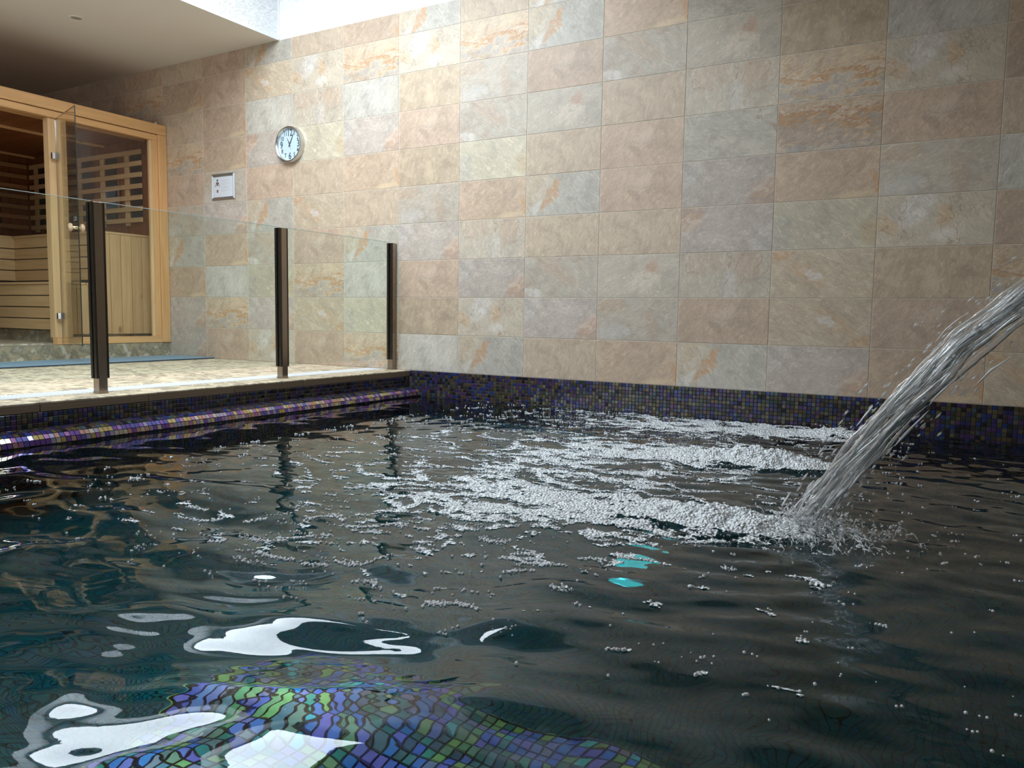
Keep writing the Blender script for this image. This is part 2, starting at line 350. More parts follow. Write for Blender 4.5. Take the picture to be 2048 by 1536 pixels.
# iridescent glass mosaic: colour per tile by its place, thin film on a semi-metal body
def mosaic_mat(name, per_object=False, wet=False):
    k = NT(name)
    at = k.n('ShaderNodeAttribute', attribute_name='tile_random')
    if per_object:
        info = k.n('ShaderNodeObjectInfo'); r = info.outputs['Random']
        r2 = k.math('FRACT', k.math('MULTIPLY', r, 37.7))
    else:
        r = at.outputs['Fac']; r2 = k.math('FRACT', k.math('MULTIPLY', r, 37.7))
    c = k.ramp(r, [(0.0, (0.025, 0.02, 0.03)), (0.16, (0.05, 0.04, 0.17)), (0.27, (0.10, 0.05, 0.16)), (0.38, (0.06, 0.05, 0.06)), (0.48, (0.12, 0.10, 0.05)),
                   (0.60, (0.05, 0.06, 0.05)), (0.70, (0.03, 0.06, 0.24)), (0.78, (0.13, 0.08, 0.05)), (0.87, (0.16, 0.14, 0.09)), (0.95, (0.07, 0.11, 0.14))], 'CONSTANT')
    k.set(color=c, metal=0.25, rough=0.10, spec=0.8, film=k.math('MULTIPLY_ADD', r2, 380.0, 260.0), filmior=1.75, coat=0.0, ior=1.6)
    if not wet: c = k.mix(1.0, c, (0.62, 0.62, 0.62), 'MULTIPLY'); k.set(color=c)
    if wet: 
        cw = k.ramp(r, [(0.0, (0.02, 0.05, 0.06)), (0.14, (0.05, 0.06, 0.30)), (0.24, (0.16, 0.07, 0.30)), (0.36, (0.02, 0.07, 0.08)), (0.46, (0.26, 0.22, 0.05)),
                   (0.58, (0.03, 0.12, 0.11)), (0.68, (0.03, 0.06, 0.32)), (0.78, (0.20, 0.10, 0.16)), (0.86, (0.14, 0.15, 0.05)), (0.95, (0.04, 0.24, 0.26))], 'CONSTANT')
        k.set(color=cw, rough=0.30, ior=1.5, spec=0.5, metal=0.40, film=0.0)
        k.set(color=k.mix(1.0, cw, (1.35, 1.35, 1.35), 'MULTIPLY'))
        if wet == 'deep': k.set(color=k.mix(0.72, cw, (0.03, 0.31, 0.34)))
    return k.m
mosaic_deep = mosaic_mat('iridescent_mosaic_deep', False, 'deep')
mosaic_m = mosaic_mat('iridescent_mosaic'); mosaic_single = mosaic_mat('iridescent_mosaic_single', True)
k = NT('iridescent_ledge'); r = k.n('ShaderNodeObjectInfo').outputs['Random']
c_ = k.ramp(r, [(0.0, (0.13, 0.06, 0.24)), (0.2, (0.36, 0.27, 0.11)), (0.36, (0.27, 0.12, 0.28)), (0.48, (0.40, 0.36, 0.28)), (0.62, (0.09, 0.08, 0.26)), (0.74, (0.36, 0.20, 0.17)), (0.86, (0.26, 0.23, 0.33))], 'CONSTANT')
k.set(color=c_, metal=0.6, rough=0.11, spec=0.8); mosaic_ledge = k.m
mosaic_wet = mosaic_mat('iridescent_mosaic_under_water', False, True); mosaic_wet1 = mosaic_mat('iridescent_mosaic_single_under_water', True, True)

# water
k = NT('pool_water_surface')
o_ = k.obj()
n1 = k.noise(k.mapv(o_, (1, 1.7, 1)), 22, 3, 0.5, 0.6)
k.bump(n1, 0.02, 0.004)
k.set(color=(1, 1, 1), rough=0.0, ior=1.333, trans=1.0)
va = k.n('ShaderNodeVolumeAbsorption'); va.inputs['Color'].default_value = (0.0, 0.66, 0.70, 1); va.inputs['Density'].default_value = 1.3
k.put(k.out.inputs['Volume'], va.outputs[0])
water_m = k.m
k = NT('jet_water'); k.set(color=(0.95, 0.97, 0.99), rough=0.12, ior=1.25, trans=0.9); jet_m = k.m
k = NT('droplet_water'); k.set(color=(0.97, 0.99, 1.0), rough=0.03, ior=1.333, trans=0.6, spec=1.0); drop_m = k.m
k = NT('bubble_film'); k.set(color=(0.95, 0.97, 1.0), rough=0.08, ior=1.33, trans=0.38, spec=0.9); bubble_m = k.m
k = NT('aerated_streak'); k.set(color=(0.93, 0.95, 0.97), rough=0.15, trans=0.3, ior=1.33, spec=1.0); streak_m = k.m
k = NT('foam'); o_ = k.obj()
v_ = k.n('ShaderNodeTexVoronoi', feature='F1'); k.put(v_.inputs['Vector'], o_); v_.inputs['Scale'].default_value = 95
n_ = k.noise(o_, 30, 5, 0.65)
k.bump(k.math('SUBTRACT', n_, k.math('MULTIPLY', v_.outputs['Distance'], 1.2)), 0.9, 0.012)
a_ = k.noise(o_, 75, 3, 0.6)
k.set(color=(0.88, 0.92, 0.95), rough=0.25, spec=0.8, alpha=k.smooth(a_, 0.34, 0.52, 0.45, 1.0)); foam_m = k.m

# ------------------------------------------------------------------ structure: back wall with its slate tiles
TW, TH, JT = 0.6, 0.3, 0.0045
Z0 = 0.81                      # height of joint 0
wall_back = box('wall_back', -7.6, 4.6, 0.0, 0.25, -1.6, CZ, grout); props(wall_back, kind='structure')
def tile_mesh(w, h, t=0.0035, ch=0.0010):
    x, z = w/2, h/2
    V = [(-x, 0, -z), (x, 0, -z), (x, 0, z), (-x, 0, z), (-x, -t+ch, -z), (x, -t+ch, -z), (x, -t+ch, z), (-x, -t+ch, z),
         (-x+ch, -t, -z+ch), (x-ch, -t, -z+ch), (x-ch, -t, z-ch), (-x+ch, -t, z-ch)]
    Fc = [(8, 9, 10, 11), (4, 5, 9, 8), (5, 6, 10, 9), (6, 7, 11, 10), (7, 4, 8, 11), (0, 1, 5, 4), (1, 2, 6, 5), (2, 3, 7, 6), (3, 0, 4, 7), (3, 2, 1, 0)]
    return mesh_from('wall_tile', V, Fc, S['D'])
full = tile_mesh(TW-JT, TH-JT)
# letters name the print of each tile as the photograph shows it; lower-case x after a letter: turned upside down
TILES = {   # column (joint k on its left) : rows 7,6,5 ... -2
 -12: 'K D L J D H E D L K', -11: 'D E K J D H E D L K', -10: 'E D J K D H E D L K', -9: 'K A D H E D L J D F',
 -8: 'E K E A D J C K L L', -7: 'D D K K J L K F A D', -6: 'C N F Lx D C I H L B', -5: 'Ex B G H E N D A Nx D', -4: 'K A F L K E C F H A',
 -3: 'C B e D e J L D e F', -2: 'E A J I H K G L B C', -1: 'C C D M E C E I L E', 0: 'J K I E D D E M J K', 1: 'D Q M G Q L Lx G D C',
 2: 'K D e A a K H N Nx L', 3: 'H E F B D J B e D K', 4: 'J D K D E F D A e N', 5: 'E L G B K H C Q D J', 6: 'D E F B D J B e D K'}
for kx, rows in TILES.items():
    for i, code in enumerate(rows.split()):
        r = 7 - i
        x = kx*TW + TW/2; z = Z0 + r*TH + TH/2
        if kx <= -9 and z < 2.1 and x < -4.9: continue           # hidden behind the sauna
        me = full
        if r == 7:
            me = bpy.data.meshes.get('wall_tile_cut') or tile_mesh(TW-JT, CZ-(Z0+2.1)-JT); me.name = 'wall_tile_cut'
            z = (Z0+2.1+CZ)/2
        o = bpy.data.objects.new('wall_tile', me)
        link(o, wall_back, (x, 0.001+RNG.uniform(-0.0004, 0.0004), z))
        o.material_slots[0].link = 'OBJECT'; o.material_slots[0].material = S[code[0]]
        if code.endswith('x'): o.rotation_euler = (0, PI, 0)
# other walls
wall_left = box('wall_left', -7.85, -7.6, -7.6, 0.25, 0, CZ, wallpaint); props(wall_left, kind='structure')
wall_right = box('wall_right', 4.6, 4.85, -7.6, 0.25, -1.6, CZ, wallpaint); props(wall_right, kind='structure')
wall_front = bmesh.new()
for a in ((-7.85, -4.4, 0, CZ), (-0.8, 4.85, 0, CZ), (-4.4, -0.8, 0, 0.7), (-4.4, -0.8, 2.7, CZ)): bx(a[0], a[1], -7.85, -7.6, a[2], a[3], wall_front)
wall_front = put('wall_front', wall_front, wallpaint); props(wall_front, kind='structure')
# ceiling with the light-well opening
cb = bmesh.new()
bx(-7.85, WX0-0.004, -7.85, 0.25, CZ, CZ+0.2, cb); bx(WX1+0.004, 4.85, -7.85, 0.25, CZ, CZ+0.2, cb); bx(WX0-0.004, WX1+0.004, -7.85, WY0-0.004, CZ, CZ+0.2, cb)
ceiling = put('ceiling', cb, ceil_m); props(ceiling, kind='structure')
# light well walls (textured white plaster)
for nm, a in (('wall_lightwell_back', (WX0-0.15, WX1+0.15, 0.0, 0.2, CZ, WELL_TOP)), ('wall_lightwell_left', (WX0-0.15, WX0, WY0, 0.0, CZ+0.001, WELL_TOP)),
              ('wall_lightwell_right', (WX1, WX1+0.15, WY0, 0.0, CZ+0.001, WELL_TOP)), ('wall_lightwell_front', (WX0-0.15, WX1+0.15, WY0-0.15, WY0, CZ+0.001, WELL_TOP))):
    o = box(nm, *a, plaster); props(o, kind='structure')
cbm = bmesh.new()
for a in ((WX0-0.15, -2.95, WY0-0.15, 0.2), (-0.85, WX1+0.15, WY0-0.15, 0.2), (-2.95, -0.85, -1.25, 0.2), (-2.95, -0.85, WY0-0.15, -3.45)): bx(a[0], a[1], a[2], a[3], WELL_TOP, WELL_TOP+0.15, cbm)
o = put('ceiling_lightwell', cbm, plaster); props(o, kind='structure')
o = put('trim_1', bx(WX0-0.002, WX0+0.012, -0.012, 0.001, CZ+0.002, WELL_TOP), white_plastic); props(o, kind='structure')
o = put('trim_2', bx(WX0-0.003, WX0+0.006, WY0, -0.001, CZ-0.004, CZ+0.02), white_plastic); props(o, kind='structure')

# ------------------------------------------------------------------ floor / deck on the left
DZ = 0.21
PX0, PX1, PY0 = -1.68, 4.0, -4.95      # pool in plan
fb = bmesh.new()
bx(-7.6, PX0-0.022, -7.6, 0.0, -0.1, DZ-0.012, fb); bx(PX0-0.006, 4.6, -7.6, PY0-0.05, -0.1, DZ-0.012, fb); bx(PX1+0.05, 4.6, PY0-0.05, 0.009, -0.1, DZ-0.012, fb)
floor = put('floor', fb, grout); props(floor, kind='structure')
def slab(name, x0, x1, y0, y1, z0, z1, mat, parent, bevel=0.0015):
    o = box(name, x0, x1, y0, y1, z0, z1, mat, parent, bevel)
    return o
# coping slabs along the pool edge (a bull-nosed slab is 0.6 m long)
y = 0.0; i = 0
while y > -5.4:
    y1 = max(y-0.6, -5.6)
    slab('coping_tile', PX0-0.235, PX0-0.0005, y1+0.003, y-0.002 if y < 0 else -0.002, DZ-0.011, DZ, floor_slate, floor, 0.003)
    slab('coping_edge', PX0-0.020, PX0, y1+0.003, y-0.002 if y < 0 else -0.002, DZ-0.05, DZ-0.008, coping_slate_shaded, floor, 0.002); y = y1
# drain channel with grate
y = -0.002
while y > -5.4:
    y1 = y-0.5
    b = bmesh.new(); bx(-2.135, -1.925, y1+0.002, y, DZ-0.030, DZ-0.010, b)
    n = 20
    for j in range(n):
        yy = y1+0.002+(j+0.5)*(0.498/n)
        bx(-2.13, -1.93, yy-0.008, yy+0.008, DZ-0.010, DZ-0.0005, b)
    put('drain_grate', b, grate_m, floor); y = y1
# slate floor tiles
y = -0.002; j = 0
while y > -5.4:
    x = -2.14; y1 = y-0.6
    while x > -4.78:
        x1 = max(x-0.3, -4.8)
        slab('floor_tile', x1+0.003, x, y1+0.003, y, DZ-0.012, DZ-RNG.uniform(0, 0.0006), floor_slate, floor); x = x1
    y = y1
    j += 1
# plinth under the sauna
step = box('plinth', -7.58, -4.772, -3.2, -0.002, DZ-0.01, 0.345, grout_dark, floor)
y = -0.003
while y > -3.2:
    y1 = max(y-0.6, -3.2); box('plinth_tile', -4.772, -4.757, y1+0.002, y, DZ, 0.348, step_slate, floor, 0.001); y = y1
box('plinth_top', -4.90, -4.757, -3.2, -1.16, 0.345, 0.352, steel, floor)
# long blue foot mat at the sauna
mt = empty('foot_mat', (-4.38, -1.7, DZ)); props(mt, 'long flat blue-grey foot mat lying on the tiles in front of the sauna step', 'mat')
box('mat_top', -4.70, -4.075, -3.6, -0.02, DZ+0.006, DZ+0.012, mat_m, mt)
b = bmesh.new(); bx(-4.70, -4.072, -3.6, -0.02, DZ+0.001, DZ+0.0065, b)
for j in range(150): bx(-4.074, -4.064, -0.03-j*0.024-0.016, -0.03-j*0.024, DZ+0.001, DZ+0.009, b)
put('mat_edge', b, mat_edge, mt)

# ------------------------------------------------------------------ pool basin and mosaics
DEPTH = -1.15
pb = bmesh.new()
bx(PX0-0.3, PX0-0.004, PY0-0.05, 0.0, DEPTH-0.1, DZ-0.052, pb)           # left wall body
bx(PX0-0.3, PX1+0.05, PY0-0.3, 0.009, DEPTH-0.3, DEPTH-0.004, pb)         # bottom
bx(PX0-0.3, PX1+0.05, PY0-0.3, PY0-0.004, DEPTH, DZ-0.013, pb)             # near wall
bx(PX1+0.004, PX1+0.3, PY0-0.3, 0.009, DEPTH, DZ-0.013, pb)
pool = put('wall_pool', pb, grout_dark); props(pool, kind='structure')
P = 0.0255; TS = 0.0235

def mosaic(name, origin, ux, uy, nx, ny, parent, skip=None, mat=mosaic_m, t=0.004, tilt=0.022):
    """nx by ny glass tiles joined: every tile is a bevelled block of its own with its own small tilt"""
    origin = np.array(origin, float); ux = np.array(ux, float); uy = np.array(uy, float); nz = np.cross(ux, uy)
    I, J = np.meshgrid(np.arange(nx), np.arange(ny), indexing='ij'); I = I.ravel(); J = J.ravel()
    if skip is not None: m = ~skip(I, J); I = I[m]; J = J[m]
    n = len(I)
    if n == 0: return None
    c = origin + np.outer((I+0.5)*P, ux) + np.outer((J+0.5)*P, uy)
    h = TS/2; e = h-0.0018
    base = [(-h, -h, 0), (h, -h, 0), (h, h, 0), (-h, h, 0), (-h, -h, t*0.6), (h, -h, t*0.6), (h, h, t*0.6), (-h, h, t*0.6), (-e, -e, t), (e, -e, t), (e, e, t), (-e, e, t)]
    B = np.array(base)
    tx = RNG.normal(0, tilt, n); ty = RNG.normal(0, tilt, n)
    V = np.zeros((n, 12, 3))
    for q in range(12):
        zz = B[q, 2] + (tx*B[q, 0] + ty*B[q, 1] if q > 3 else 0)
        V[:, q] = c + B[q, 0]*ux + B[q, 1]*uy + np.outer(zz*np.ones(n), nz)
    FC = np.array([(8, 9, 10, 11), (4, 5, 9, 8), (5, 6, 10, 9), (6, 7, 11, 10), (7, 4, 8, 11), (0, 1, 5, 4), (1, 2, 6, 5), (2, 3, 7, 6), (3, 0, 4, 7)])
    Fa = (FC[None]+12*np.arange(n)[:, None, None]).reshape(-1, 4)
    me = bpy.data.meshes.new(name)
    me.vertices.add(n*12); me.vertices.foreach_set('co', V.ravel())
    me.loops.add(len(Fa)*4); me.loops.foreach_set('vertex_index', Fa.ravel().astype(np.int32))
    me.polygons.add(len(Fa)); me.polygons.foreach_set('loop_start', np.arange(0, len(Fa)*4, 4, dtype=np.int32))
    me.update(calc_edges=True); me.validate()
    me.polygons.foreach_set('use_smooth', np.zeros(len(me.polygons), dtype=bool))
    at = me.attributes.new('tile_random', 'FLOAT', 'FACE'); at.data.foreach_set('value', np.repeat(RNG.random(n), 9).astype(np.float32))
    me.materials.append(mat)
    o = link(bpy.data.objects.new(name, me), parent, (0, 0, 0)); props(o, kind='stuff')
    return o
single = {}
def mosaic_piece(parent, c, ux, uy, mat=mosaic_single, tl=0.02):
    key = (tuple(ux), tuple(uy))
    if key not in single:
        U = Vector(ux); W = Vector(uy); N = U.cross(W); t = 0.004; h = TS/2; e = h-0.0018
        base = [(-h, -h, 0), (h, -h, 0), (h, h, 0), (-h, h, 0), (-h, -h, t*0.6), (h, -h, t*0.6), (h, h, t*0.6), (-h, h, t*0.6), (-e, -e, t), (e, -e, t), (e, e, t), (-e, e, t)]
        V = [U*a+W*b_+N*c_ for a, b_, c_ in base]
        single[key] = mesh_from('mosaic_tile', V, [(8, 9, 10, 11), (4, 5, 9, 8), (5, 6, 10, 9), (6, 7, 11, 10), (7, 4, 8, 11), (0, 1, 5, 4), (1, 2, 6, 5), (2, 3, 7, 6), (3, 0, 4, 7)], mat)
    o = bpy.data.objects.new('mosaic_tile', single[key]); link(o, parent, c)
    o.rotation_euler = (random.gauss(0, tl), random.gauss(0, tl), 0)
    return o
# back wall below the slate: ux = +x, uy = +z gives normal -y
xw0, zw0 = PX0, DZ-P*46
nxw, nyw = int((PX1-PX0)/P), 46
near_lo = int((1.75-xw0)/P)
def sk_back(I, J): return (J >= nyw-9) & (I >= near_lo) & (I < near_lo+33)
mosaic('mosaic_tiles', (xw0, 0.0, zw0), (1, 0, 0), (0, 0, 1), nxw, nyw, wall_back, sk_back)
o = box('mosaic_grout', xw0, PX1, -0.0005, 0.0005, zw0, DZ-0.001, grout_dark, wall_back)
for i in range(near_lo, near_lo+33):
    for jj in range(nyw-9, nyw):
        mosaic_piece(wall_back, (xw0+(i+0.5)*P, 0.0, zw0+(jj+0.5)*P), (1, 0, 0), (0, 0, 1))
# left pool wall: normal +x ; ux=+y, uy=+z
ztop = DZ-0.052
mosaic('mosaic_tiles', (PX0-0.004, PY0, ztop-P*45), (0, 1, 0), (0, 0, 1), int(-PY0/P), 45, pool)
# floor: normal +z
BXL, BXR, BY1, BZ = PX0+P*99, PX0+P*140, -3.72, -0.42       # raised bench near the camera
mosaic('mosaic_tiles', (PX0, PY0, DEPTH-0.004), (1, 0, 0), (0, 1, 0), int((PX1-PX0)/P), int(-PY0/P), pool,
       lambda I, J: (J*P+PY0 < BY1-0.05) & (I*P+PX0 < BXR-0.03) & (I*P+PX0 > BXL), mosaic_deep, tilt=0.004)
# underwater bench along the near side
bench = box('pool_bench', BXL, BXR, PY0, BY1, DEPTH, BZ-0.004, grout_dark, pool)
nbx, nby = 41, int((BY1-PY0)/P)
bi0 = 4; bj0 = nby-13
mosaic('mosaic_tiles', (BXL, BY1-nby*P, BZ-0.004), (1, 0, 0), (0, 1, 0), nbx, nby, pool, lambda I, J: (I >= bi0) & (I < bi0+23) & (J >= bj0), mosaic_wet, tilt=0.004)
for i in range(bi0, bi0+23):
    for jj in range(bj0, nby):
        mosaic_piece(pool, (BXL+(i+0.5)*P, BY1-nby*P+(jj+0.5)*P, BZ-0.004), (1, 0, 0), (0, 1, 0), mosaic_wet1, 0.004)
mosaic('mosaic_tiles', (BXL-0.004, BY1, BZ-P*28), (0, -1, 0), (0, 0, 1), nby, 28, pool, None, mosaic_wet, tilt=0.004)
mosaic('mosaic_tiles', (BXR, PY0, BZ-P*28), (0, 1, 0), (0, 0, 1), nby, 28, pool, None, mosaic_wet, tilt=0.004)
mosaic('mosaic_tiles', (BXR, BY1+0.004, BZ-P*28), (-1, 0, 0), (0, 0, 1), nbx, 28, pool, None, mosaic_wet, tilt=0.004)
# rounded mosaic ledge (grab edge) just above the waterline on the left wall
def ledge():
    prof = [(PX0-0.004, 0.075), (PX0+0.045, 0.070), (PX0+0.075, 0.058), (PX0+0.097, 0.036), (PX0+0.106, 0.010), (PX0+0.106, -0.045), (PX0-0.004, -0.09)]
    b = prism([(p[0]-0.004 if 0 < i < 6 else p[0], p[1]-0.003) for i, p in enumerate(prof)], 1, PY0, 0.004)
    root = put('pool_ledge', b, grout_dark); props(root, 'rounded iridescent mosaic grab ledge along the waterline under the stone coping', 'ledge')
    segs = list(zip(prof[:5], prof[1:6]))
    n_y = int(-PY0/P); pieces = 0
    for si, (a, c) in enumerate(segs):
        a = Vector((a[0], 0, a[1])); c = Vector((c[0], 0, c[1])); L = (c-a).length
        d = (c-a)/L; nrm = Vector((0, 1, 0)).cross(d)
        if nrm.z < 0 and nrm.x < 0: nrm = -nrm
        cnt = max(1, round(L/P))
        for q in range(cnt):
            hw = L/cnt/2-0.001; hy = TS/2; t = 0.003
            mid0 = a + d*(L*(q+0.5)/cnt)
            V = []
            for (s_, u_, n_) in ((-1, -1, 0), (1, -1, 0), (1, 1, 0), (-1, 1, 0), (-0.9, -0.93, 1), (0.9, -0.93, 1), (0.9, 0.93, 1), (-0.9, 0.93, 1)):
                V.append(d*(s_*hw) + Vector((0, u_*hy, 0)) + nrm*(n_*t-0.0015))
            me = mesh_from('mosaic_tile', V, [(4, 5, 6, 7), (0, 1, 5, 4), (1, 2, 6, 5), (2, 3, 7, 6), (3, 0, 4, 7)], mosaic_ledge)
            bmm = bmesh.new(); bmm.from_mesh(me); bmesh.ops.recalc_face_normals(bmm, faces=bmm.faces); bmm.to_mesh(me); bmm.free()
            nose = (si in (2, 3))
            if nose:
                for jy in range(n_y):
                    if -PY0 - jy*P > -PY0: continue
                    yy = -(jy+0.5)*P
                    if yy < -3.75: break
                    o = bpy.data.objects.new('mosaic_tile', me); link(o, root, mid0+Vector((0, yy, 0)))
                    o.rotation_euler = (random.gauss(0, 0.03), random.gauss(0, 0.03), 0)
            else:
                bm = bmesh.new()
                for jy in range(n_y):
                    vs = [bm.verts.new(v_+mid0+Vector((0, -(jy+0.5)*P, 0))) for v_ in V]
                    for f_ in ((4, 5, 6, 7), (0, 1, 5, 4), (1, 2, 6, 5), (2, 3, 7, 6), (3, 0, 4, 7)): bm.faces.new([vs[z] for z in f_])
                o = put('mosaic_tiles', bm, mosaic_m, root); props(o, kind='stuff')
                at = o.data.attributes.new('tile_random', 'FLOAT', 'FACE'); at.data.foreach_set('value', np.repeat(RNG.random(n_y), 5).astype(np.float32))
ledge()
# underwater lamp on the pool floor
pl = empty('underwater_lamp', (1.12, -2.04, DEPTH)); props(pl, 'round underwater lamp glowing turquoise through the water in front of the foam', 'lamp')
k = NT('lamp_glow'); k.set(color=(0.1, 0.5, 0.5), ecol=(0.12, 0.95, 0.95), emit=0.75); glow = k.m
put('lens', lathe([(0.0, 0.022), (0.06, 0.020), (0.105, 0.012), (0.11, 0.004)], 24, 'z', (1.12, -2.04, DEPTH)), glow, pl, smooth=True)
put('rim', lathe([(0.108, 0.0), (0.108, 0.014), (0.12, 0.018), (0.138, 0.010), (0.14, 0.0)], 24, 'z', (1.12, -2.04, DEPTH), ring=True), steel, pl, smooth=True)

# ------------------------------------------------------------------ balustrade
bal = empty('glass_balustrade', (-1.80, -2.5, DZ)); props(bal, 'frameless clear glass balustrade with dark bronze posts along the pool edge', 'balustrade')
BX = -1.845; posts = [-3.90, -2.578, -1.243, -0.032]
BT = DZ+1.045
for py in posts:
    h = 0.025; hx = 0.0275
    p = box('post', BX-hx, BX+hx, py-h, py+h, DZ, BT, bronze, bal, bevel=0.002)
    box('base_cap', BX-hx-0.002, BX+hx+0.002, py-h-0.002, py+h+0.002, DZ, DZ+0.012, bronze, p, bevel=0.001)
    for s in (-1, 1):
        if py > -0.1 and s > 0: continue
        # channel that grips the pane: two lips with a gasket between
        ya, yb = (py+h, py+h+0.012) if s > 0 else (py-h-0.012, py-h)
        b = bmesh.new(); bx(BX-0.026, BX-0.009, ya, yb, DZ+0.085, BT-0.002, b); bx(BX+0.009, BX+0.026, ya, yb, DZ+0.085, BT-0.002, b)
        put('glass_channel', b, dark_bronze, p)
        b = bmesh.new(); bx(BX-0.010, BX-0.005, ya, yb, DZ+0.085, BT-0.004, b); bx(BX+0.005, BX+0.010, ya, yb, DZ+0.085, BT-0.004, b)
        put('gasket', b, gasket, p)
def pane(y0, y1):
    z0, z1 = DZ+0.09, BT+0.004
    g = box('glass_pane', BX-0.005, BX+0.005, y0, y1, z0, z1, glass_clear, bal)
    box('pane_edge', BX-0.0045, BX+0.0045, y0+0.001, y1-0.001, z1, z1+0.0025, glass_edge, g)
for a, c in zip(posts, posts[1:]): pane(a+0.026, c-0.026)
pane(-5.1, posts[0]-0.026)

# ------------------------------------------------------------------ sauna cabin
SX, SB = -4.757, 0.352     # front plane, floor level
ST = 2.512
sauna = empty('sauna', (-5.9, -1.6, SB)); props(sauna, 'golden pine sauna cabin with tinted glass front at the left against the slate wall', 'sauna')
YL = -3.15                 # far left end (outside the picture)
# outer frame
box('top_rail', SX-0.09, SX+0.012, YL, -0.006, 2.415, ST, pine_y, sauna, 0.002)
box('corner_post', SX-0.09, SX+0.010, -0.095, -0.006, 0.36, 2.413, pine_z, sauna, 0.002)
box('bottom_rail', SX-0.075, SX+0.002, -1.155, -0.096, 0.352, 0.414, pine_y, sauna, 0.002)
box('bottom_block', SX-0.088, SX+0.010, -0.095, -0.006, 0.352, 0.3595, pine_y, sauna)
# inner window frame
box('inner_top_rail', SX-0.07, SX-0.004, YL, -0.096, 2.352, 2.409, pine_y, sauna, 0.002)
box('inner_side_rail', SX-0.07, SX-0.004, -0.150, -0.098, 0.415, 2.351, pine_z, sauna, 0.002)
box('window_bead', SX-0.055, SX-0.014, -0.178, -0.151, 0.415, 2.351, hem_z, sauna, 0.002)
box('door_stile', SX-0.05, SX-0.002, -1.082, -1.012, 0.415, 2.351, hem_z, sauna, 0.002)
box('door_jamb', SX-0.11, SX-0.03, -1.155, -1.083, 0.415, 2.351, hem_z, sauna, 0.002)
box('shadow_gap', SX-0.06, SX-0.02, YL, -0.096, 2.4085, 2.4155, ink, sauna)
win = box('window_pane', SX-0.040, SX-0.034, -1.012, -0.178, 0.415, 2.351, glass_tint, sauna)
# interior shell
IX0, IX1 = -7.15, SX-0.10
box('back_panel', IX0-0.05, IX0, YL, -0.01, SB, 2.42, hem_y, sauna)
ph = 0.105; z = SB
side = box('side_panel', IX0, IX1, -0.045, -0.012, SB, 2.42, hem_x, sauna)
ypos = IX0+0.005
while ypos < IX1-0.02:
    box('cladding_board', ypos, min(ypos+0.116, IX1), -0.058, -0.045, SB+0.02, 2.40, dim_red_wood_z, side, 0.002); ypos += 0.12
ypos = YL
back_side = bpy.data.objects['back_panel']
while ypos < -0.08:
    box('cladding_board', IX0, IX0+0.013, ypos, min(ypos+0.116, -0.06), SB+0.02, 2.40, dim_red_wood_z, back_side, 0.002); ypos += 0.12
box('far_panel', IX0, SX, YL-0.03, YL, SB, 2.42, hem_x, sauna)
roof = box('roof', IX0-0.05, SX-0.092, YL, -0.006, 2.425, 2.50, pine_y, sauna)
yy = YL+0.01
while yy < -0.07:
    box('ceiling_board', IX0+0.01, SX-0.12, yy, min(yy+0.092, -0.062), 2.400, 2.416, dim_red_wood_x, roof, 0.002); yy += 0.096
for bxx in (-5.02, -5.70, -7.03):
    box('ceiling_batten', bxx-0.012, bxx+0.012, YL, -0.06, 2.375, 2.3995, pine_y, roof, 0.002)
box('sauna_floor', IX0, SX-0.075, YL, -0.01, SB-0.004, SB+0.012, step_slate, sauna)
# benches: lower step and upper bench along the right side, upper bench along the back
def riser_x(nm, x0, x1, y, z0, z1, n, parent):
    hgt = (z1-z0)/n
    for q in range(n): box(nm, x0, x1, y, y+0.018, z0+q*hgt+0.007, z0+(q+1)*hgt-0.002, hem_x, parent, 0.002)
def riser_y(nm, y0, y1, x, z0, z1, n, parent):
    hgt = (z1-z0)/n
    for q in range(n): box(nm, x-0.018, x, y0, y1, z0+q*hgt+0.007, z0+(q+1)*hgt-0.002, hem_y, parent, 0.002)
BEX = -4.965
lower = empty('bench_step', (-6, -0.8, SB), sauna)
LZ = 0.925; UZ = 1.43
riser_x('riser_board', -7.1, BEX-0.10, -1.00, 0.47, LZ-0.022, 4, lower)
box('core', -7.1, BEX-0.03, -0.975, -0.10, 0.47, LZ-0.03, ink, lower)
for q in range(3): box('seat_board', -7.1, BEX, -1.015+q*0.135, -1.015+q*0.135+0.128, LZ-0.022, LZ, hem_x, lower, 0.003)
box('corner_board', BEX-0.10, BEX+0.0, -1.008, -0.982, 0.47, LZ-0.023, hem_z, lower, 0.002)
upper = empty('bench_upper', (-6, -0.3, SB), sauna)
riser_x('riser_board', -6.47, BEX-0.02, -0.605, LZ+0.03, UZ-0.02, 4, upper)
box('core', -6.50, BEX-0.03, -0.58, -0.09, LZ-0.02, UZ-0.03, ink, upper)
for q in range(4): box('seat_board', -7.1, BEX, -0.62+q*0.14, -0.62+q*0.14+0.133, UZ-0.022, UZ, hem_x, upper, 0.003)
back_b = empty('bench_back', (-6.8, -1.8, SB), sauna)
riser_y('riser_board', YL+0.02, -0.60, -6.47, LZ+0.03, UZ-0.02, 4, back_b)
box('core', -7.1, -6.50, YL+0.02, -0.60, LZ-0.02, UZ-0.03, ink, back_b)
for q in range(4): box('seat_board', -7.08+q*0.155, -7.08+q*0.155+0.148, YL+0.02, -0.625, UZ-0.022, UZ, hem_y, back_b, 0.003)
# vertical end boards behind the window
ye = -0.965
pw = 0.1135
q = 0
while ye < -0.10:
    top = LZ-0.024 if ye < -0.66 else UZ-0.024
    box('end_board', BEX, BEX+0.016, ye+0.0028, ye+pw-0.0028, 0.435, top, hem_z, upper if ye >= -0.66 else lower, 0.002)
    ye += pw
box('end_cap', BEX, BEX+0.020, -0.61, -0.075, UZ-0.0225, UZ-0.001, hem_y, upper, 0.002)
box('toe_kick', -7.1, BEX-0.01, -0.96, -0.08, SB+0.012, 0.468, step_slate, sauna)
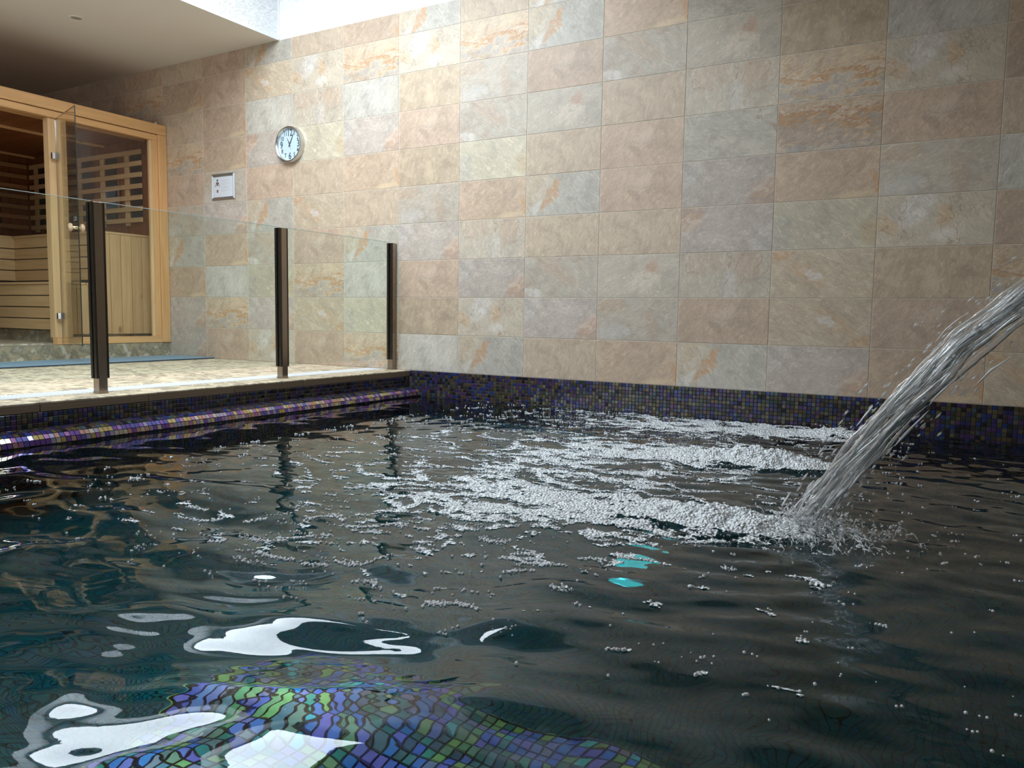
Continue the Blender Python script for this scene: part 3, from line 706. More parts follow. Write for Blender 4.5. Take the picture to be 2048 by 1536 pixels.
# backrests: horizontal slats with dark heater panels behind
def backrest_x(x0, x1, y, z_top, n, parent_name):
    t = empty(parent_name, ((x0+x1)/2, y, z_top-0.5), sauna)
    for q in range(n):
        z = z_top-q*0.114
        box('slat', x0, x1, y-0.030, y-0.014, z-0.048, z, hem_x, t, 0.003)
    for xx in np.arange(x1-0.26, x0, -0.42):
        box('upright', xx-0.035, xx+0.035, y-0.014, y, z_top-n*0.114+0.04, z_top-0.002, hem_z, t, 0.002)
    for xx in np.arange(x1-0.10, x0+0.2, -0.42):
        box('heater_panel', xx-0.10, xx+0.08, y-0.008, y-0.002, z_top-n*0.114+0.09, z_top-0.05, heater_m, t)
def backrest_y(y0, y1, x, z_top, n, parent_name):
    t = empty(parent_name, (x, (y0+y1)/2, z_top-0.5), sauna)
    for q in range(n):
        z = z_top-q*0.114
        box('slat', x+0.014, x+0.030, y0, y1, z-0.048, z, dim_slat_y, t, 0.003)
    for yy in np.arange(y1-0.25, y0, -0.42):
        box('upright', x, x+0.014, yy-0.035, yy+0.035, z_top-n*0.114+0.04, z_top-0.002, dim_red_wood_z, t, 0.002)
        box('heater_panel', x+0.002, x+0.008, yy-0.38, yy-0.04, z_top-n*0.114+0.09, z_top-0.05, heater_m, t)
backrest_x(-7.10, -5.05, -0.059, 2.305, 7, 'side_backrest')
backrest_y(YL+0.1, -0.10, IX0+0.014, 2.305, 7, 'back_backrest')
# open glass door
H = Vector((SX+0.012, -1.115, 0)); E_ = Vector((-4.115, -1.312, 0)); dd = (E_-H).normalized(); nn = Vector((-dd.y, dd.x, 0))
def dbox(name, a0, a1, n0, n1, z0, z1, mat, parent, bevel=0):
    bm = bx(a0, a1, n0, n1, z0, z1)
    for v in bm.verts: v.co = H + dd*v.co.x + nn*v.co.y + Vector((0, 0, v.co.z))
    return put(name, bm, mat, parent, bevel=bevel)
DL = (E_-H).length
door = dbox('glass_door', 0.0, DL-0.004, -0.004, 0.004, 0.366, 2.335, glass_door, sauna)
dbox('free_edge', DL-0.004, DL, -0.004, 0.004, 0.366, 2.335, glass_edge_dark, door)
dbox('top_edge', 0.0, DL-0.004, -0.004, 0.004, 2.3351, 2.3366, glass_edge_dark, door)
dbox('hinge_edge', -0.0025, 0.0, -0.004, 0.004, 0.366, 2.335, chrome, door)
for hz in (2.02, 0.61):
    hg = dbox('hinge', -0.012, 0.035, -0.010, 0.010, hz-0.03, hz+0.03, chrome, door, 0.002)
    box('hinge_plate', SX-0.008, SX+0.016, -1.150, -1.095, hz-0.028, hz+0.028, chrome, hg, 0.002)
kc = H+dd*(DL-0.075)+Vector((0, 0, 1.352))
kn = empty('knob', kc, door)
for s in (-1, 1):
    prof = [(0.0, 0.066), (0.018, 0.065), (0.032, 0.056), (0.037, 0.046), (0.033, 0.034), (0.016, 0.027), (0.011, 0.024)]
    bm = lathe(prof, 20, 'y')
    for v in bm.verts: v.co = kc + dd*v.co.x + nn*(v.co.y*s) + Vector((0, 0, v.co.z))
    put('knob_end', bm, knobwood, kn, smooth=True)
    bm = lathe([(0.017, 0.005), (0.017, 0.009), (0.011, 0.011), (0.011, 0.019), (0.014, 0.022), (0.013, 0.026)], 16, 'y')
    for v in bm.verts: v.co = kc + dd*v.co.x + nn*(v.co.y*s) + Vector((0, 0, v.co.z))
    put('knob_collar', bm, brass, kn, smooth=True)
sticker_m = plain('sticker_clear', (0.50, 0.54, 0.54), 0.3)
stc = dbox('push_sticker', DL-0.125, DL-0.035, -0.0058, -0.0042, 1.405, 1.447, ink, door)
def text(body, size, mat, parent, loc, rot, ext=0.0006, name='lettering', align='CENTER', sx=1.0):
    c = bpy.data.curves.new(name, 'FONT'); c.body = body; c.size = size; c.extrude = ext; c.align_x = align; c.align_y = 'CENTER'
    c.resolution_u = 4; c.offset = size*0.012
    c.materials.append(mat)
    tmp = bpy.data.objects.new('tmp_text', c); COL.objects.link(tmp)
    me = bpy.data.meshes.new_from_object(tmp.evaluated_get(bpy.context.evaluated_depsgraph_get()))
    bpy.data.objects.remove(tmp); bpy.data.curves.remove(c)
    me.name = name
    for v in me.vertices: v.co.x *= sx
    if not me.materials: me.materials.append(mat)
    o = bpy.data.objects.new(name, me); link(o, parent, loc); o.rotation_euler = rot
    return o
dbox('sticker_ground', DL-0.122, DL-0.038, -0.0064, -0.0058, 1.410, 1.442, sticker_m, stc)
text('PUSH', 0.030, ink, stc, H+dd*(DL-0.080)-nn*0.0070+Vector((0, 0, 1.426)), (PI/2, 0, math.atan2(dd.y, dd.x)))
# small lamp of the sauna control on the cabin top
o = lathe([(0.0, 0.03), (0.006, 0.028), (0.010, 0.02), (0.010, 0.0)], 12, 'z', (SX-0.04, -0.085, ST)); put('roof_stud', o, white_plastic, sauna, smooth=True)

# ------------------------------------------------------------------ wall clock
cc = Vector((-3.01, 0, 2.165)); CR = 0.158; CT = 0.052
ck = empty('wall_clock', cc); props(ck, 'round brushed steel wall clock with pale dial hanging on the slate wall', 'clock')
WY = -0.0015
put('rim', lathe([(CR-0.018, WY), (CR, WY), (CR+0.001, -CT*0.7), (CR-0.003, -CT), (CR-0.010, -CT-0.001), (CR-0.018, -CT+0.006), (CR-0.021, -0.022)], 64, 'y', cc, ring=True), steel, ck, smooth=True)
dl = put('dial', lathe([(0.0, -0.026), (CR-0.019, -0.026), (CR-0.019, -0.010)], 64, 'y', cc), dial_m, ck)
text_at = lambda a, r: cc+Vector((r*math.sin(a), -0.0268, r*math.cos(a)))
for hnum in range(1, 13):
    a = hnum*PI/6; big = hnum in (12, 3, 6, 9)
    size = 0.084 if big else 0.055
    r = 0.103 if big else 0.110
    if hnum == 12: r = 0.100
    text(str(hnum), size, ink_dial, ck, text_at(a, r), (PI/2, 0, 0), 0.0004, 'numeral', sx=0.8)
def hand(name, ang, length, width, yoff, tail):
    b = bmesh.new(); s, c = math.sin(ang), math.cos(ang)
    pts = [(-width/2, -tail), (width/2, -tail), (width*0.6, length*0.15), (width*0.15, length), (-width*0.15, length), (-width*0.6, length*0.15)]
    lo = [b.verts.new(cc+Vector((p*c+q*s, yoff, -p*s+q*c))) for p, q in pts]; hi = [b.verts.new(cc+Vector((p*c+q*s, yoff-0.001, -p*s+q*c))) for p, q in pts]
    b.faces.new(lo); b.faces.new(hi[::-1])
    for i in range(6): b.faces.new((lo[i], lo[(i+1) % 6], hi[(i+1) % 6], hi[i]))
    put(name, b, ink_dial, ck)
hand('hour_hand', math.radians(-29), 0.066, 0.008, -0.0285, 0.012)
hand('minute_hand', math.radians(28), 0.112, 0.007, -0.0305, 0.022)
hand('second_hand', math.radians(-22+180), 0.045, 0.002, -0.0325, 0.030)
put('pin', lathe([(0.006, -0.026), (0.006, -0.034), (0.0, -0.035)], 16, 'y', cc), steel, ck)

# ------------------------------------------------------------------ framed notice
n0, n1, nz0, nz1 = -4.078, -3.755, 1.738, 1.985
sg = empty('framed_notice', ((n0+n1)/2, 0, (nz0+nz1)/2)); props(sg, 'small silver snap-framed sauna notice with a little figure, on the slate wall', 'sign')
FW = 0.027
def frame_side(p):     # p: outer a, outer b, inner b, inner a in (x,z)
    b = bmesh.new(); yo = -0.0015
    bot = [b.verts.new((x, yo, z)) for x, z in p]
    hts = (-0.008, -0.008, -0.010, -0.010)
    top = [b.verts.new((x, h, z)) for (x, z), h in zip(p, hts)]
    mids = [((p[0][0]+p[3][0])/2, (p[0][1]+p[3][1])/2), ((p[1][0]+p[2][0])/2, (p[1][1]+p[2][1])/2)]
    m = [b.verts.new((x, -0.018, z)) for x, z in mids]
    b.faces.new((top[0], top[1], m[1], m[0])); b.faces.new((m[0], m[1], top[2], top[3]))
    b.faces.new((bot[0], bot[1], top[1], top[0])); b.faces.new((bot[2], bot[3], top[3], top[2])); b.faces.new(bot[::-1])
    b.faces.new((bot[0], top[0], m[0], top[3], bot[3])); b.faces.new((bot[1], bot[2], top[2], m[1], top[1]))
    put('frame_side', b, alu, sg)
i0, i1, j0, j1 = n0+FW, n1-FW, nz0+FW, nz1-FW
frame_side([(n0, nz1), (n1, nz1), (i1, j1), (i0, j1)]); frame_side([(n1, nz1), (n1, nz0), (i1, j0), (i1, j1)])
frame_side([(n1, nz0), (n0, nz0), (i0, j0), (i1, j0)]); frame_side([(n0, nz0), (n0, nz1), (i0, j1), (i0, j0)])
paper = box('notice_sheet', i0-0.003, i1+0.003, -0.006, -0.002, j0-0.003, j1+0.003, paper_m, sg)
fx = i0+0.052
b = lathe([(0.0, -0.0072), (0.010, -0.0072), (0.010, -0.006)], 16, 'y', (fx, 0, 1.925)); put('figure_head', b, ink, paper)
def poly(name, pts, mat, parent):
    b = bmesh.new(); bot = [b.verts.new((x, -0.006, z)) for x, z in pts]; top = [b.verts.new((x, -0.0068, z)) for x, z in pts]
    b.faces.new(top); b.faces.new(bot[::-1])
    for i in range(len(pts)): b.faces.new((bot[i], bot[(i+1) % len(pts)], top[(i+1) % len(pts)], top[i]))
    return put(name, b, mat, parent)
poly('figure_torso', [(fx-0.017, 1.908), (fx+0.017, 1.908), (fx+0.013, 1.898), (fx+0.009, 1.880), (fx+0.008, 1.872), (fx-0.008, 1.872), (fx-0.009, 1.880), (fx-0.013, 1.898)], ink_brown, paper)
poly('figure_arm', [(fx-0.017, 1.906), (fx-0.012, 1.899), (fx-0.027, 1.862), (fx-0.032, 1.862)], ink, paper)
poly('figure_arm', [(fx+0.017, 1.906), (fx+0.012, 1.899), (fx+0.027, 1.862), (fx+0.032, 1.862)], ink, paper)
poly('printed_block', [(fx-0.011, 1.836), (fx+0.011, 1.836), (fx+0.011, 1.810), (fx-0.011, 1.810)], ink_brown, paper)
for q in range(4):
    z = 1.925-q*0.031
    for r_ in range(2):
        x1_ = i1-0.035-(0.05 if r_ == 1 else 0)-0.01*(q % 2)
        poly('printed_line', [(fx+0.048, z-r_*0.010), (x1_, z-r_*0.010), (x1_, z-r_*0.010-0.0035), (fx+0.048, z-r_*0.010-0.0035)], ink_grey, paper)

# ------------------------------------------------------------------ ceiling spot
cs = empty('ceiling_spotlight', (-4.27, -1.18, CZ)); props(cs, 'small round switched-off spotlight recessed in the beige ceiling', 'spotlight')
put('bezel', lathe([(0.040, -0.001), (0.048, -0.006), (0.056, -0.003), (0.058, 0.0)], 32, 'z', (-4.27, -1.18, CZ), ring=True), ceil_m, cs, smooth=True)
put('lens', lathe([(0.0, -0.003), (0.041, -0.003), (0.041, 0.0)], 32, 'z', (-4.27, -1.18, CZ)), plain('spot_lens', (0.40, 0.38, 0.33), 0.4), cs)

# ------------------------------------------------------------------ water surface
GT = {}
def vnoise(x, y, seed):
    """smooth 2-D gradient noise on arrays"""
    if seed not in GT:
        g = np.random.default_rng(seed).normal(size=(256, 256, 2)); GT[seed] = g/np.linalg.norm(g, axis=2, keepdims=True)
    g = GT[seed]
    xi = np.floor(x).astype(int); yi = np.floor(y).astype(int); fx = x-xi; fy = y-yi
    def gr(ix, iy, dx, dy):
        gg = g[ix % 256, iy % 256]; return gg[..., 0]*dx+gg[..., 1]*dy
    u = fx**3*(fx*(fx*6-15)+10); v = fy**3*(fy*(fy*6-15)+10)
    a = gr(xi, yi, fx, fy); b = gr(xi+1, yi, fx-1, fy); c = gr(xi, yi+1, fx, fy-1); d = gr(xi+1, yi+1, fx-1, fy-1)
    return (a*(1-u)+b*u)*(1-v)+(c*(1-u)+d*u)*v
def fbm(x, y, seed, o=3, gain=0.5):
    s = 0; a = 1
    for i in range(o): s = s+a*vnoise(x*2**i, y*2**i, seed+i*11); a *= gain
    return s
IMP = (1.86, -2.58)
JETS = [(1.80, -0.30), (1.66, -1.42), (1.84, -2.62)]
def sstep(a, b, x):
    t = np.clip((x-a)/(b-a), 0, 1); return t*t*(3-2*t)
def height(x, y):
    wx = x+0.10*vnoise(x*1.7, y*1.7, 1); wy = y+0.10*vnoise(x*1.7+9, y*1.7, 2)
    right = sstep(1.45, 2.25, x)
    near = sstep(-2.6, -4.0, y)
    left = sstep(1.0, -0.2, x)
    calm = 1-0.55*sstep(-2.4, -1.0, y)*left
    h = 0.0060*vnoise(wx*1.3, wy*1.6, 3)*(0.5+near)
    # long-crested chop on the right, crests running along x
    h = h + right*(0.0085*vnoise(wx*2.4, wy*6.0, 4) + 0.0036*vnoise(wx*5, wy*12, 5) + 0.0009*vnoise(wx*16, wy*30, 6))
    # lens-like cells on the left and near side
    h = h + (1-right)*calm*(0.0160*vnoise(wx*2.3, wy*3.6, 7)*(0.36+2.4*near) + 0.0052*vnoise(wx*5.0, wy*7.4, 8)*(0.38+1.3*near) + 0.00018*vnoise(wx*18, wy*22, 9))
    h = h + 0.0030*np.exp(-((x-0.5)/1.1)**2-((y+2.6)/1.2)**2)*vnoise(wx*13, wy*22, 42)
    # train of long crests running across in front of the camera
    u = -0.5*x+0.86*y + 0.05*vnoise(x*2.2, y*2.2, 43); v_ = 0.86*x+0.5*y
    env = np.exp(-((u+4.0)/0.45)**2)*(0.35+0.9*np.abs(vnoise(v_*2.1+3, u*5, 44))*2)*sstep(2.3, 1.5, x)
    h = h + env*(0.0044*np.sin(2*PI*u/0.19+1.2*vnoise(v_*2.5, u*2, 45)*3) + 0.0007*np.sin(2*PI*u/0.052+5*vnoise(v_*3, u*3, 46)))
    # rings spreading from where the stream lands
    for i, (jx, jy) in enumerate(JETS):
        r = np.hypot(x-jx+0.25, y-jy)+0.05*vnoise(x*3, y*3, 20+i)
        h = h + 0.0032*np.exp(-r/0.85)*np.sin(2*PI*r/0.135)
        h = h + 0.006*np.exp(-(r/0.45)**2)*vnoise(x*13, y*13, 30+i)
    h = h + 0.0017*np.exp(-((x-1.5)/0.7)**2-((y+3.0)/0.5)**2)*vnoise(wx*20, wy*38, 41)
    h = h + 0.0014*np.sin(2*PI*(x*0.55+y*1.0+0.3*vnoise(x*1.1, y*1.1, 40))/0.23)*near
    return h
def grid_mesh(name, xs, ys, hf, mat, keep=None, closed_thick=None):
    X, Y = np.meshgrid(xs, ys, indexing='ij'); Z = hf(X, Y)
    nx, ny = X.shape
    V = np.stack([X, Y, Z], -1).reshape(-1, 3)
    idx = np.arange(nx*ny).reshape(nx, ny)
    Q = np.stack([idx[:-1, :-1], idx[1:, :-1], idx[1:, 1:], idx[:-1, 1:]], -1)
    if keep is not None: Q = Q[keep(X, Y)[:-1, :-1]]
    Q = Q.reshape(-1, 4)
    used, inv = np.unique(Q.ravel(), return_inverse=True)
    V = V[used]; Q = inv.reshape(-1, 4)
    return raw_mesh(name, V, Q, mat, True)
def raw_mesh(name, V, Q, mat, smooth=False):
    me = bpy.data.meshes.new(name); k_ = Q.shape[1]
    me.vertices.add(len(V)); me.vertices.foreach_set('co', np.ascontiguousarray(V, dtype=np.float32).ravel())
    me.loops.add(Q.size); me.loops.foreach_set('vertex_index', Q.ravel().astype(np.int32))
    me.polygons.add(len(Q)); me.polygons.foreach_set('loop_start', np.arange(0, Q.size, k_, dtype=np.int32))
    me.update(calc_edges=True)
    if smooth: me.polygons.foreach_set('use_smooth', np.ones(len(Q), dtype=bool))
    me.materials.append(mat); return me
xs = np.append(np.arange(PX0-0.002, PX1, 0.013), PX1+0.002); ys = np.concatenate([np.arange(PY0-0.002, -2.6, 0.009), np.arange(-2.6, -0.012, 0.012), [-0.002]])
def water_body():
    X, Y = np.meshgrid(xs, ys, indexing='ij'); Z = height(X, Y); nx, ny = X.shape
    idx = np.arange(nx*ny).reshape(nx, ny); V = np.stack([X, Y, Z], -1).reshape(-1, 3)
    Q = [np.stack([idx[:-1, :-1], idx[1:, :-1], idx[1:, 1:], idx[:-1, 1:]], -1).reshape(-1, 4)]
    rim = np.concatenate([idx[:, 0], idx[-1, 1:], idx[-2::-1, -1], idx[0, -2:0:-1]])      # counter-clockwise edge of the surface
    low = V[rim].copy(); low[:, 2] = DEPTH-0.003
    lid = len(V)+np.arange(len(rim)); V = np.vstack([V, low, [[low[:, 0].mean(), low[:, 1].mean(), DEPTH-0.003]]])
    nr = np.roll(rim, -1); nl = np.roll(lid, -1)
    Q.append(np.stack([rim, lid, nl, nr], -1))
    Q = np.vstack(Q); T = np.stack([lid, np.full(len(lid), len(V)-1), nl], -1)
    me = bpy.data.meshes.new('pool_water'); me.from_pydata(V.tolist(), [], Q.tolist()+T.tolist()); me.update()
    me.polygons.foreach_set('use_smooth', np.arange(len(me.polygons)) < (nx-1)*(ny-1)); me.materials.append(water_m)
    return me
wm = water_body()
water = link(bpy.data.objects.new('pool_water', wm)); props(water, 'dark rippled water filling the mosaic pool', 'water', kind='stuff')

# ------------------------------------------------------------------ foam
def foam_density(x, y):
    d = np.zeros_like(x)
    for i, (jx, jy) in enumerate(JETS):
        t = jx-x                                     # distance blown to the left of the jet
        wid = 0.17+0.30*np.clip(t, 0, 2)
        yc = jy+0.06*np.sin(t*3+i)-(0.10*t if i != 2 else 0.02*t)
        core = np.exp(-((y-yc)/wid)**2)*sstep(-0.16, 0.06, t)
        d = np.maximum(d, core*np.where(t < 0.4, 1.0, np.exp(-(t-0.4)/1.25)))
    # scattered drift further left
    d = np.maximum(d, 0.56*np.exp(-((x-0.85)/0.75)**2-((y+2.15)/1.05)**2))
    return d
def foam_field(x, y):
    wx = x+0.09*vnoise(x*3.1, y*3.1, 51)+0.03*vnoise(x*9, y*9, 52); wy = y+0.09*vnoise(x*3.1, y*3.1, 53)+0.03*vnoise(x*9, y*9, 54)
    ridg = 1-np.abs(vnoise(wx*3.4, wy*6.0, 55))*3.2
    cells = 0.5+1.0*vnoise(wx*12, wy*17, 56)
    fine = vnoise(wx*38, wy*52, 57)
    strk = vnoise(wx*4.5, wy*24, 58)
    d = foam_density(x, y)*(0.55+0.45*sstep(-0.1, 0.7, x))
    return d*1.70 + 0.78*ridg + 0.85*cells + 0.75*fine + 0.45*strk - 1.60, d
def mound(x, y):
    m = 0
    for i, (jx, jy) in enumerate(JETS):
        s = (0.16, 0.30, 0.26)[i]; A = (0.055, 0.075, 0.06)[i]
        m = m + A*np.exp(-((x-jx+0.12+0.06*i)/s)**2-((y-jy)/(s*0.55))**2)
    return m
def foam_h(x, y):
    f, d = foam_field(x, y)
    m = mound(x, y)
    rough_ = 0.5+0.9*vnoise(x*26, y*26, 61)+0.7*vnoise(x*55, y*55, 62)
    return height(x, y)+0.0015+0.006*np.clip(f*2.2, 0, 1)*np.clip(rough_, 0.15, 2)+m*(0.75+0.5*vnoise(x*14, y*14, 63)+0.35*vnoise(x*34, y*34, 64))
fxs = np.arange(-0.35, 2.08, 0.0065); fys = np.arange(-3.75, -0.03, 0.0065)
fm = grid_mesh('foam', fxs, fys, foam_h, foam_m, keep=lambda X, Y: (foam_field(X, Y)[0] > 0.0) | (mound(X, Y) > 0.02))
foam = link(bpy.data.objects.new('foam', fm)); props(foam, 'white churning foam drifting left from the bubbling jets on the dark water', 'foam', kind='stuff')

# low-poly spheres joined in one mesh
PH = (1+5**0.5)/2
ICO = np.array([(-1, PH, 0), (1, PH, 0), (-1, -PH, 0), (1, -PH, 0), (0, -1, PH), (0, 1, PH), (0, -1, -PH), (0, 1, -PH), (PH, 0, -1), (PH, 0, 1), (-PH, 0, -1), (-PH, 0, 1)])/math.sqrt(1+PH*PH)
ICOF = np.array([(0, 11, 5), (0, 5, 1), (0, 1, 7), (0, 7, 10), (0, 10, 11), (1, 5, 9), (5, 11, 4), (11, 10, 2), (10, 7, 6), (7, 1, 8), (3, 9, 4), (3, 4, 2), (3, 2, 6), (3, 6, 8), (3, 8, 9), (4, 9, 5), (2, 4, 11), (6, 2, 10), (8, 6, 7), (9, 8, 1)])
def blobs(name, C, R, mat, stretch=None, smooth=True):
    """C centres (n,3), R radii (n,), stretch (n,3) vector added along motion"""
    n = len(C); V = C[:, None, :]+ICO[None]*np.asarray(R)[:, None, None]
    if stretch is not None:
        L = np.linalg.norm(stretch, axis=1, keepdims=True)+1e-9; u = stretch/L
        pr = np.einsum('vk,nk->nv', ICO, u)
        V = V+pr[:, :, None]*stretch[:, None, :]
    Fc = (ICOF[None]+12*np.arange(n)[:, None, None]).reshape(-1, 3)
    return raw_mesh(name, V.reshape(-1, 3), Fc, mat, smooth)
# bubbles: clusters on the foam rims and small rafts further out
cand = RNG.uniform((-0.9, -3.9), (2.1, -0.04), size=(150000, 2))
f, d = foam_field(cand[:, 0], cand[:, 1])
on = cand[(f > -0.10) & (f < 0.16) & (RNG.random(len(cand)) < 0.42)][:17000]
rr = RNG.uniform(0.0018, 0.0046, len(on))
Cb = np.column_stack([on, height(on[:, 0], on[:, 1])+rr*0.4+0.001])
rafts = []
for _ in range(330):
    a = RNG.uniform(0, 1)
    x = RNG.normal(0.85, 0.48); y = RNG.uniform(-3.85, -0.5)
    if x > 2.6 or x < -1.2: continue
    n = int(abs(RNG.normal(0, 9)))+1; e = RNG.uniform(0.004, 0.022)
    for q in range(n): rafts.append((x+RNG.normal(0, e*1.6), y+RNG.normal(0, e*0.8)))
for _ in range(130):
    x = RNG.uniform(1.9, 3.0); y = RNG.uniform(-3.9, -0.6); n = int(RNG.integers(1, 4))
    for q in range(n): rafts.append((x+RNG.normal(0, 0.007), y+RNG.normal(0, 0.004)))
for _ in range(75):
    x = RNG.uniform(0.0, 1.55); y = RNG.uniform(-3.75, -1.6); n = int(RNG.integers(25, 110)); L_ = 0.0011*n**0.9; an = RNG.normal(0.35, 0.3); cu = RNG.normal(0, 6)
    for q in range(n):
        p_ = RNG.uniform(-1, 1)*L_; q_ = RNG.normal(0, 0.006)+cu*p_*p_
        rafts.append((x+p_*math.cos(an)-q_*math.sin(an), y+p_*math.sin(an)+q_*math.cos(an)))
rafts = np.array(rafts); rr2 = RNG.uniform(0.0016, 0.0042, len(rafts))
Cr = np.column_stack([rafts, height(rafts[:, 0], rafts[:, 1])+rr2*0.35])
bub = link(bpy.data.objects.new('bubbles', blobs('bubbles', np.vstack([Cb, Cr]), np.concatenate([rr, rr2]), bubble_m)))
props(bub, 'small clear bubbles floating in rafts around the foam', 'bubbles', kind='stuff')

# ------------------------------------------------------------------ the stream of water from the right
def path(t):      # t 0 at the right, 1 at the surface
    pts = np.array([(3.30, -2.62, 1.27), (2.95, -2.585, 1.14), (2.70, -2.56, 0.97), (2.43, -2.535, 0.742), (2.29, -2.52, 0.607), (2.19, -2.515, 0.483), (2.088, -2.51, 0.352), (1.996, -2.505, 0.218), (1.912, -2.50, 0.092), (1.85, -2.50, -0.01)])
    s = np.linspace(0, 1, len(pts)); t = np.asarray(t)
    return np.stack([np.interp(t, s, pts[:, i]) for i in range(3)], -1)
def tangent(t): 
    d_ = path(np.clip(np.asarray(t)+0.02, 0, 1))-path(np.clip(np.asarray(t)-0.02, 0, 1)); return d_/np.linalg.norm(d_, axis=-1, keepdims=True)
def strand(t0, t1, off, w, rad, seed, nseg=46, nr=9, flat=1.0):
    """a wavering rope of water: off = (across, depth) offset of its centre"""
    ts = np.linspace(t0, t1, nseg); P_ = path(ts); T = tangent(ts)
    side = np.cross(T, np.array([0, 1, 0.0])); side /= np.linalg.norm(side, axis=1, keepdims=True); dep = np.cross(side, T)
    s = ts*30
    oa = off[0]+w*vnoise(s*0.25+seed, np.full(nseg, seed*1.7), 70); ob = off[1]+w*vnoise(s*0.25+seed, np.full(nseg, seed*2.3+5), 71)
    C = P_+side*oa[:, None]+dep*ob[:, None]
    th = np.linspace(0, 2*PI, nr, endpoint=False)
    env = np.sqrt(np.clip(np.sin(PI*(ts-t0)/(t1-t0)), 0.02, 1))
    A, B = np.meshgrid(ts, th, indexing='ij')
    n_ = 1+0.75*vnoise(A*24+seed*3, np.cos(B)*0.9+np.sin(B)*0.7+seed, 72)+0.3*vnoise(A*60+seed*3, B+seed, 73)
    R = rad*env[:, None]*n_
    V = C[:, None]+side[:, None]*(R*np.cos(B))[..., None]+dep[:, None]*(R*np.sin(B)*flat)[..., None]
    idx = np.arange(nseg*nr).reshape(nseg, nr); nx_ = np.roll(idx, -1, axis=1)
    Q = np.stack([idx[:-1], nx_[:-1], nx_[1:], idx[1:]], -1).reshape(-1, 4)
    return V.reshape(-1, 3), Q
Vs, Qs, nb = [], [], 0
def addst(*a, **kw):
    global nb
    V, Q = strand(*a, **kw); Vs.append(V); Qs.append(Q+nb); nb += len(V)
for i in range(6): addst(0.0, 0.99, ((i-2.5)*0.015, RNG.normal(0, 0.010)), 0.024, 0.009, 3.1+i*1.9, nseg=130, nr=10, flat=0.4)
for i in range(120):
    t0 = RNG.uniform(0.0, 0.9); L_ = RNG.uniform(0.06, 0.30)
    addst(t0, min(t0+L_, 1.0), (RNG.normal(0, 0.024), RNG.normal(0, 0.018)), 0.03, RNG.uniform(0.002, 0.007), RNG.uniform(0, 90), nseg=26, nr=7)
n_clear = sum(len(q) for q in Qs)
for i in range(110):
    t0 = RNG.uniform(0.02, 0.93); L_ = RNG.uniform(0.02, 0.09)
    addst(t0, min(t0+L_, 1.0), (RNG.normal(0, 0.034), RNG.normal(-0.012, 0.016)), 0.02, RNG.uniform(0.0012, 0.0036), RNG.uniform(0, 90), nseg=12, nr=6)
jm = raw_mesh('water_jet', np.vstack(Vs), np.vstack(Qs), jet_m, True)
jm.materials.append(streak_m)
jm.polygons.foreach_set('material_index', (np.arange(len(jm.polygons)) >= n_clear).astype(np.int32))
jet = link(bpy.data.objects.new('water_jet', jm)); props(jet, 'ragged clear stream of water arcing in from the right and plunging into the pool', 'water jet', kind='stuff')
# droplets torn off the stream (elongated) and thrown up where it lands
n = 620
t = RNG.uniform(0.0, 0.98, n); P_ = path(t); T = tangent(t); side = np.cross(T, np.array([0, 1, 0.0])); side /= np.linalg.norm(side, axis=1, keepdims=True)
off = RNG.normal(0, 0.050, n); P_ = P_+side*off[:, None]+np.array([0, 1, 0])*RNG.normal(0, 0.03, n)[:, None]
R_ = RNG.uniform(0.0012, 0.0038, n); st = T*(R_*RNG.uniform(1.0, 5.0, n))[:, None]
sp = []; 
for (jx, jy), N_, s_ in zip([(1.90, -2.56), (1.62, -1.40), (1.76, -0.32)], (620, 200, 170), (0.13, 0.14, 0.10)):
    for _ in range(N_):
        r = abs(RNG.normal(0, s_)); a = RNG.uniform(0, 2*PI); x = jx+r*math.cos(a)*1.5; y = jy+r*math.sin(a)
        if y > -0.02: continue
        z = float(height(np.array([x]), np.array([y]))[0])+abs(RNG.normal(0, 0.035))*math.exp(-r/0.3)+0.003
        sp.append((x, y, z))
for _ in range(90): sp.append((RNG.normal(0.6, 0.5), RNG.uniform(-3.0, -0.25), abs(RNG.normal(0.012, 0.012))))
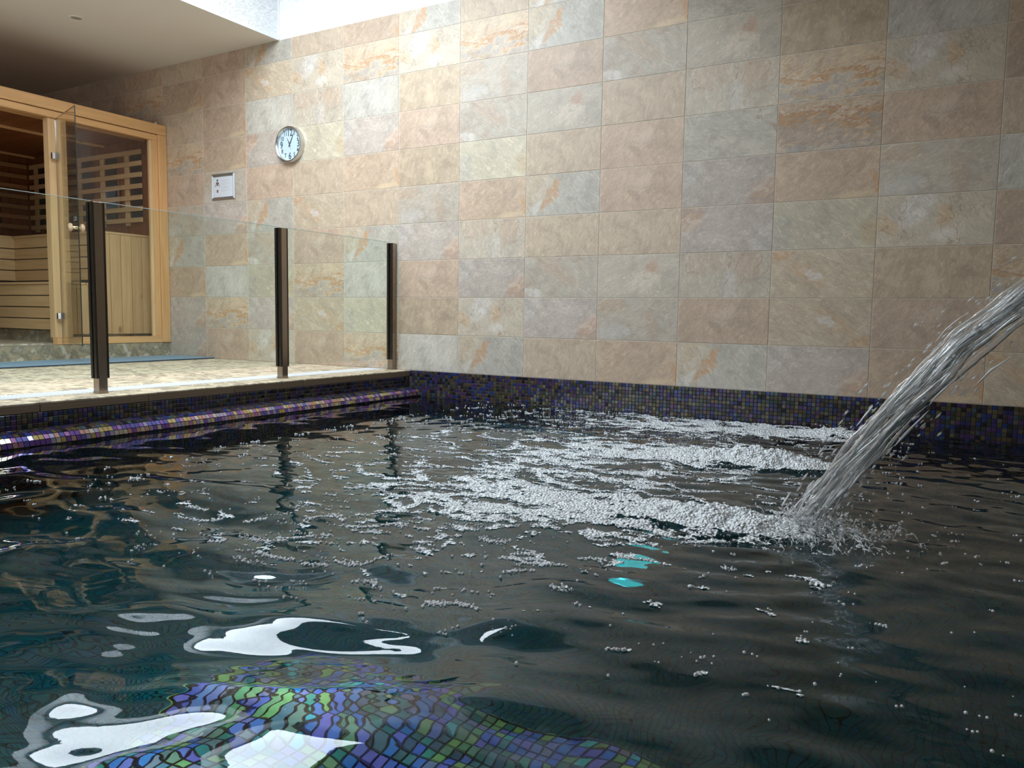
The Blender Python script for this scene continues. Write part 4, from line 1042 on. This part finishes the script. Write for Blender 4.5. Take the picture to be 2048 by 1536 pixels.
sp = np.array(sp); Rs = RNG.uniform(0.0013, 0.0040, len(sp)); sts = RNG.normal(0, 1, (len(sp), 3)); sts /= np.linalg.norm(sts, axis=1, keepdims=True); sts *= (Rs*RNG.uniform(0, 1.6, len(sp)))[:, None]
dm = blobs('spray', np.vstack([P_, sp]), np.concatenate([R_, Rs]), drop_m, np.vstack([st, sts]))
spray = link(bpy.data.objects.new('spray', dm)); props(spray, 'fine droplets flying off the stream and splashing where it lands', 'spray', kind='stuff')
# crown of splash filaments around the landing point
Vs, Qs, nb = [], [], 0
for i in range(150):
    a = RNG.uniform(-PI, PI); L_ = RNG.uniform(0.015, 0.085); h_ = RNG.uniform(0.004, 0.03)
    c0 = np.array([1.91+0.10*math.cos(a)+RNG.normal(0, 0.07), -2.57+0.08*math.sin(a)+RNG.normal(0, 0.06), 0.0]); dr = np.array([math.cos(a), math.sin(a), 0])
    s = np.linspace(0, 1, 14); C = c0+np.outer(s*L_, dr)+np.outer(h_*4*s*(1-s)+0.004, [0, 0, 1])+0.022*np.stack([vnoise(s*6+i, s*0+i, 80), vnoise(s*5+i, s*0+i+.5, 81), vnoise(s*5+i, s*0+i+.2, 82)], -1)
    th = np.linspace(0, 2*PI, 6, endpoint=False); Rr = RNG.uniform(0.0009, 0.0026)*(0.5+0.9*np.abs(vnoise(s*9+i, s*0+.3, 83))*2)*np.sqrt(np.sin(PI*np.clip(s, 0.03, 0.97)))
    u = np.array([-dr[1], dr[0], 0]); V = C[:, None]+(Rr[:, None]*np.cos(th))[..., None]*u+(Rr[:, None]*np.sin(th))[..., None]*np.array([0, 0, 1.0])
    idx = np.arange(14*6).reshape(14, 6); nx_ = np.roll(idx, -1, axis=1)
    Vs.append(V.reshape(-1, 3)); Qs.append(np.stack([idx[:-1], nx_[:-1], nx_[1:], idx[1:]], -1).reshape(-1, 4)+nb); nb += 84
cm = raw_mesh('splash', np.vstack(Vs), np.vstack(Qs), drop_m, True)
spl = link(bpy.data.objects.new('splash', cm)); props(spl, 'glassy splash filaments thrown up around the foot of the stream', 'splash', kind='stuff')
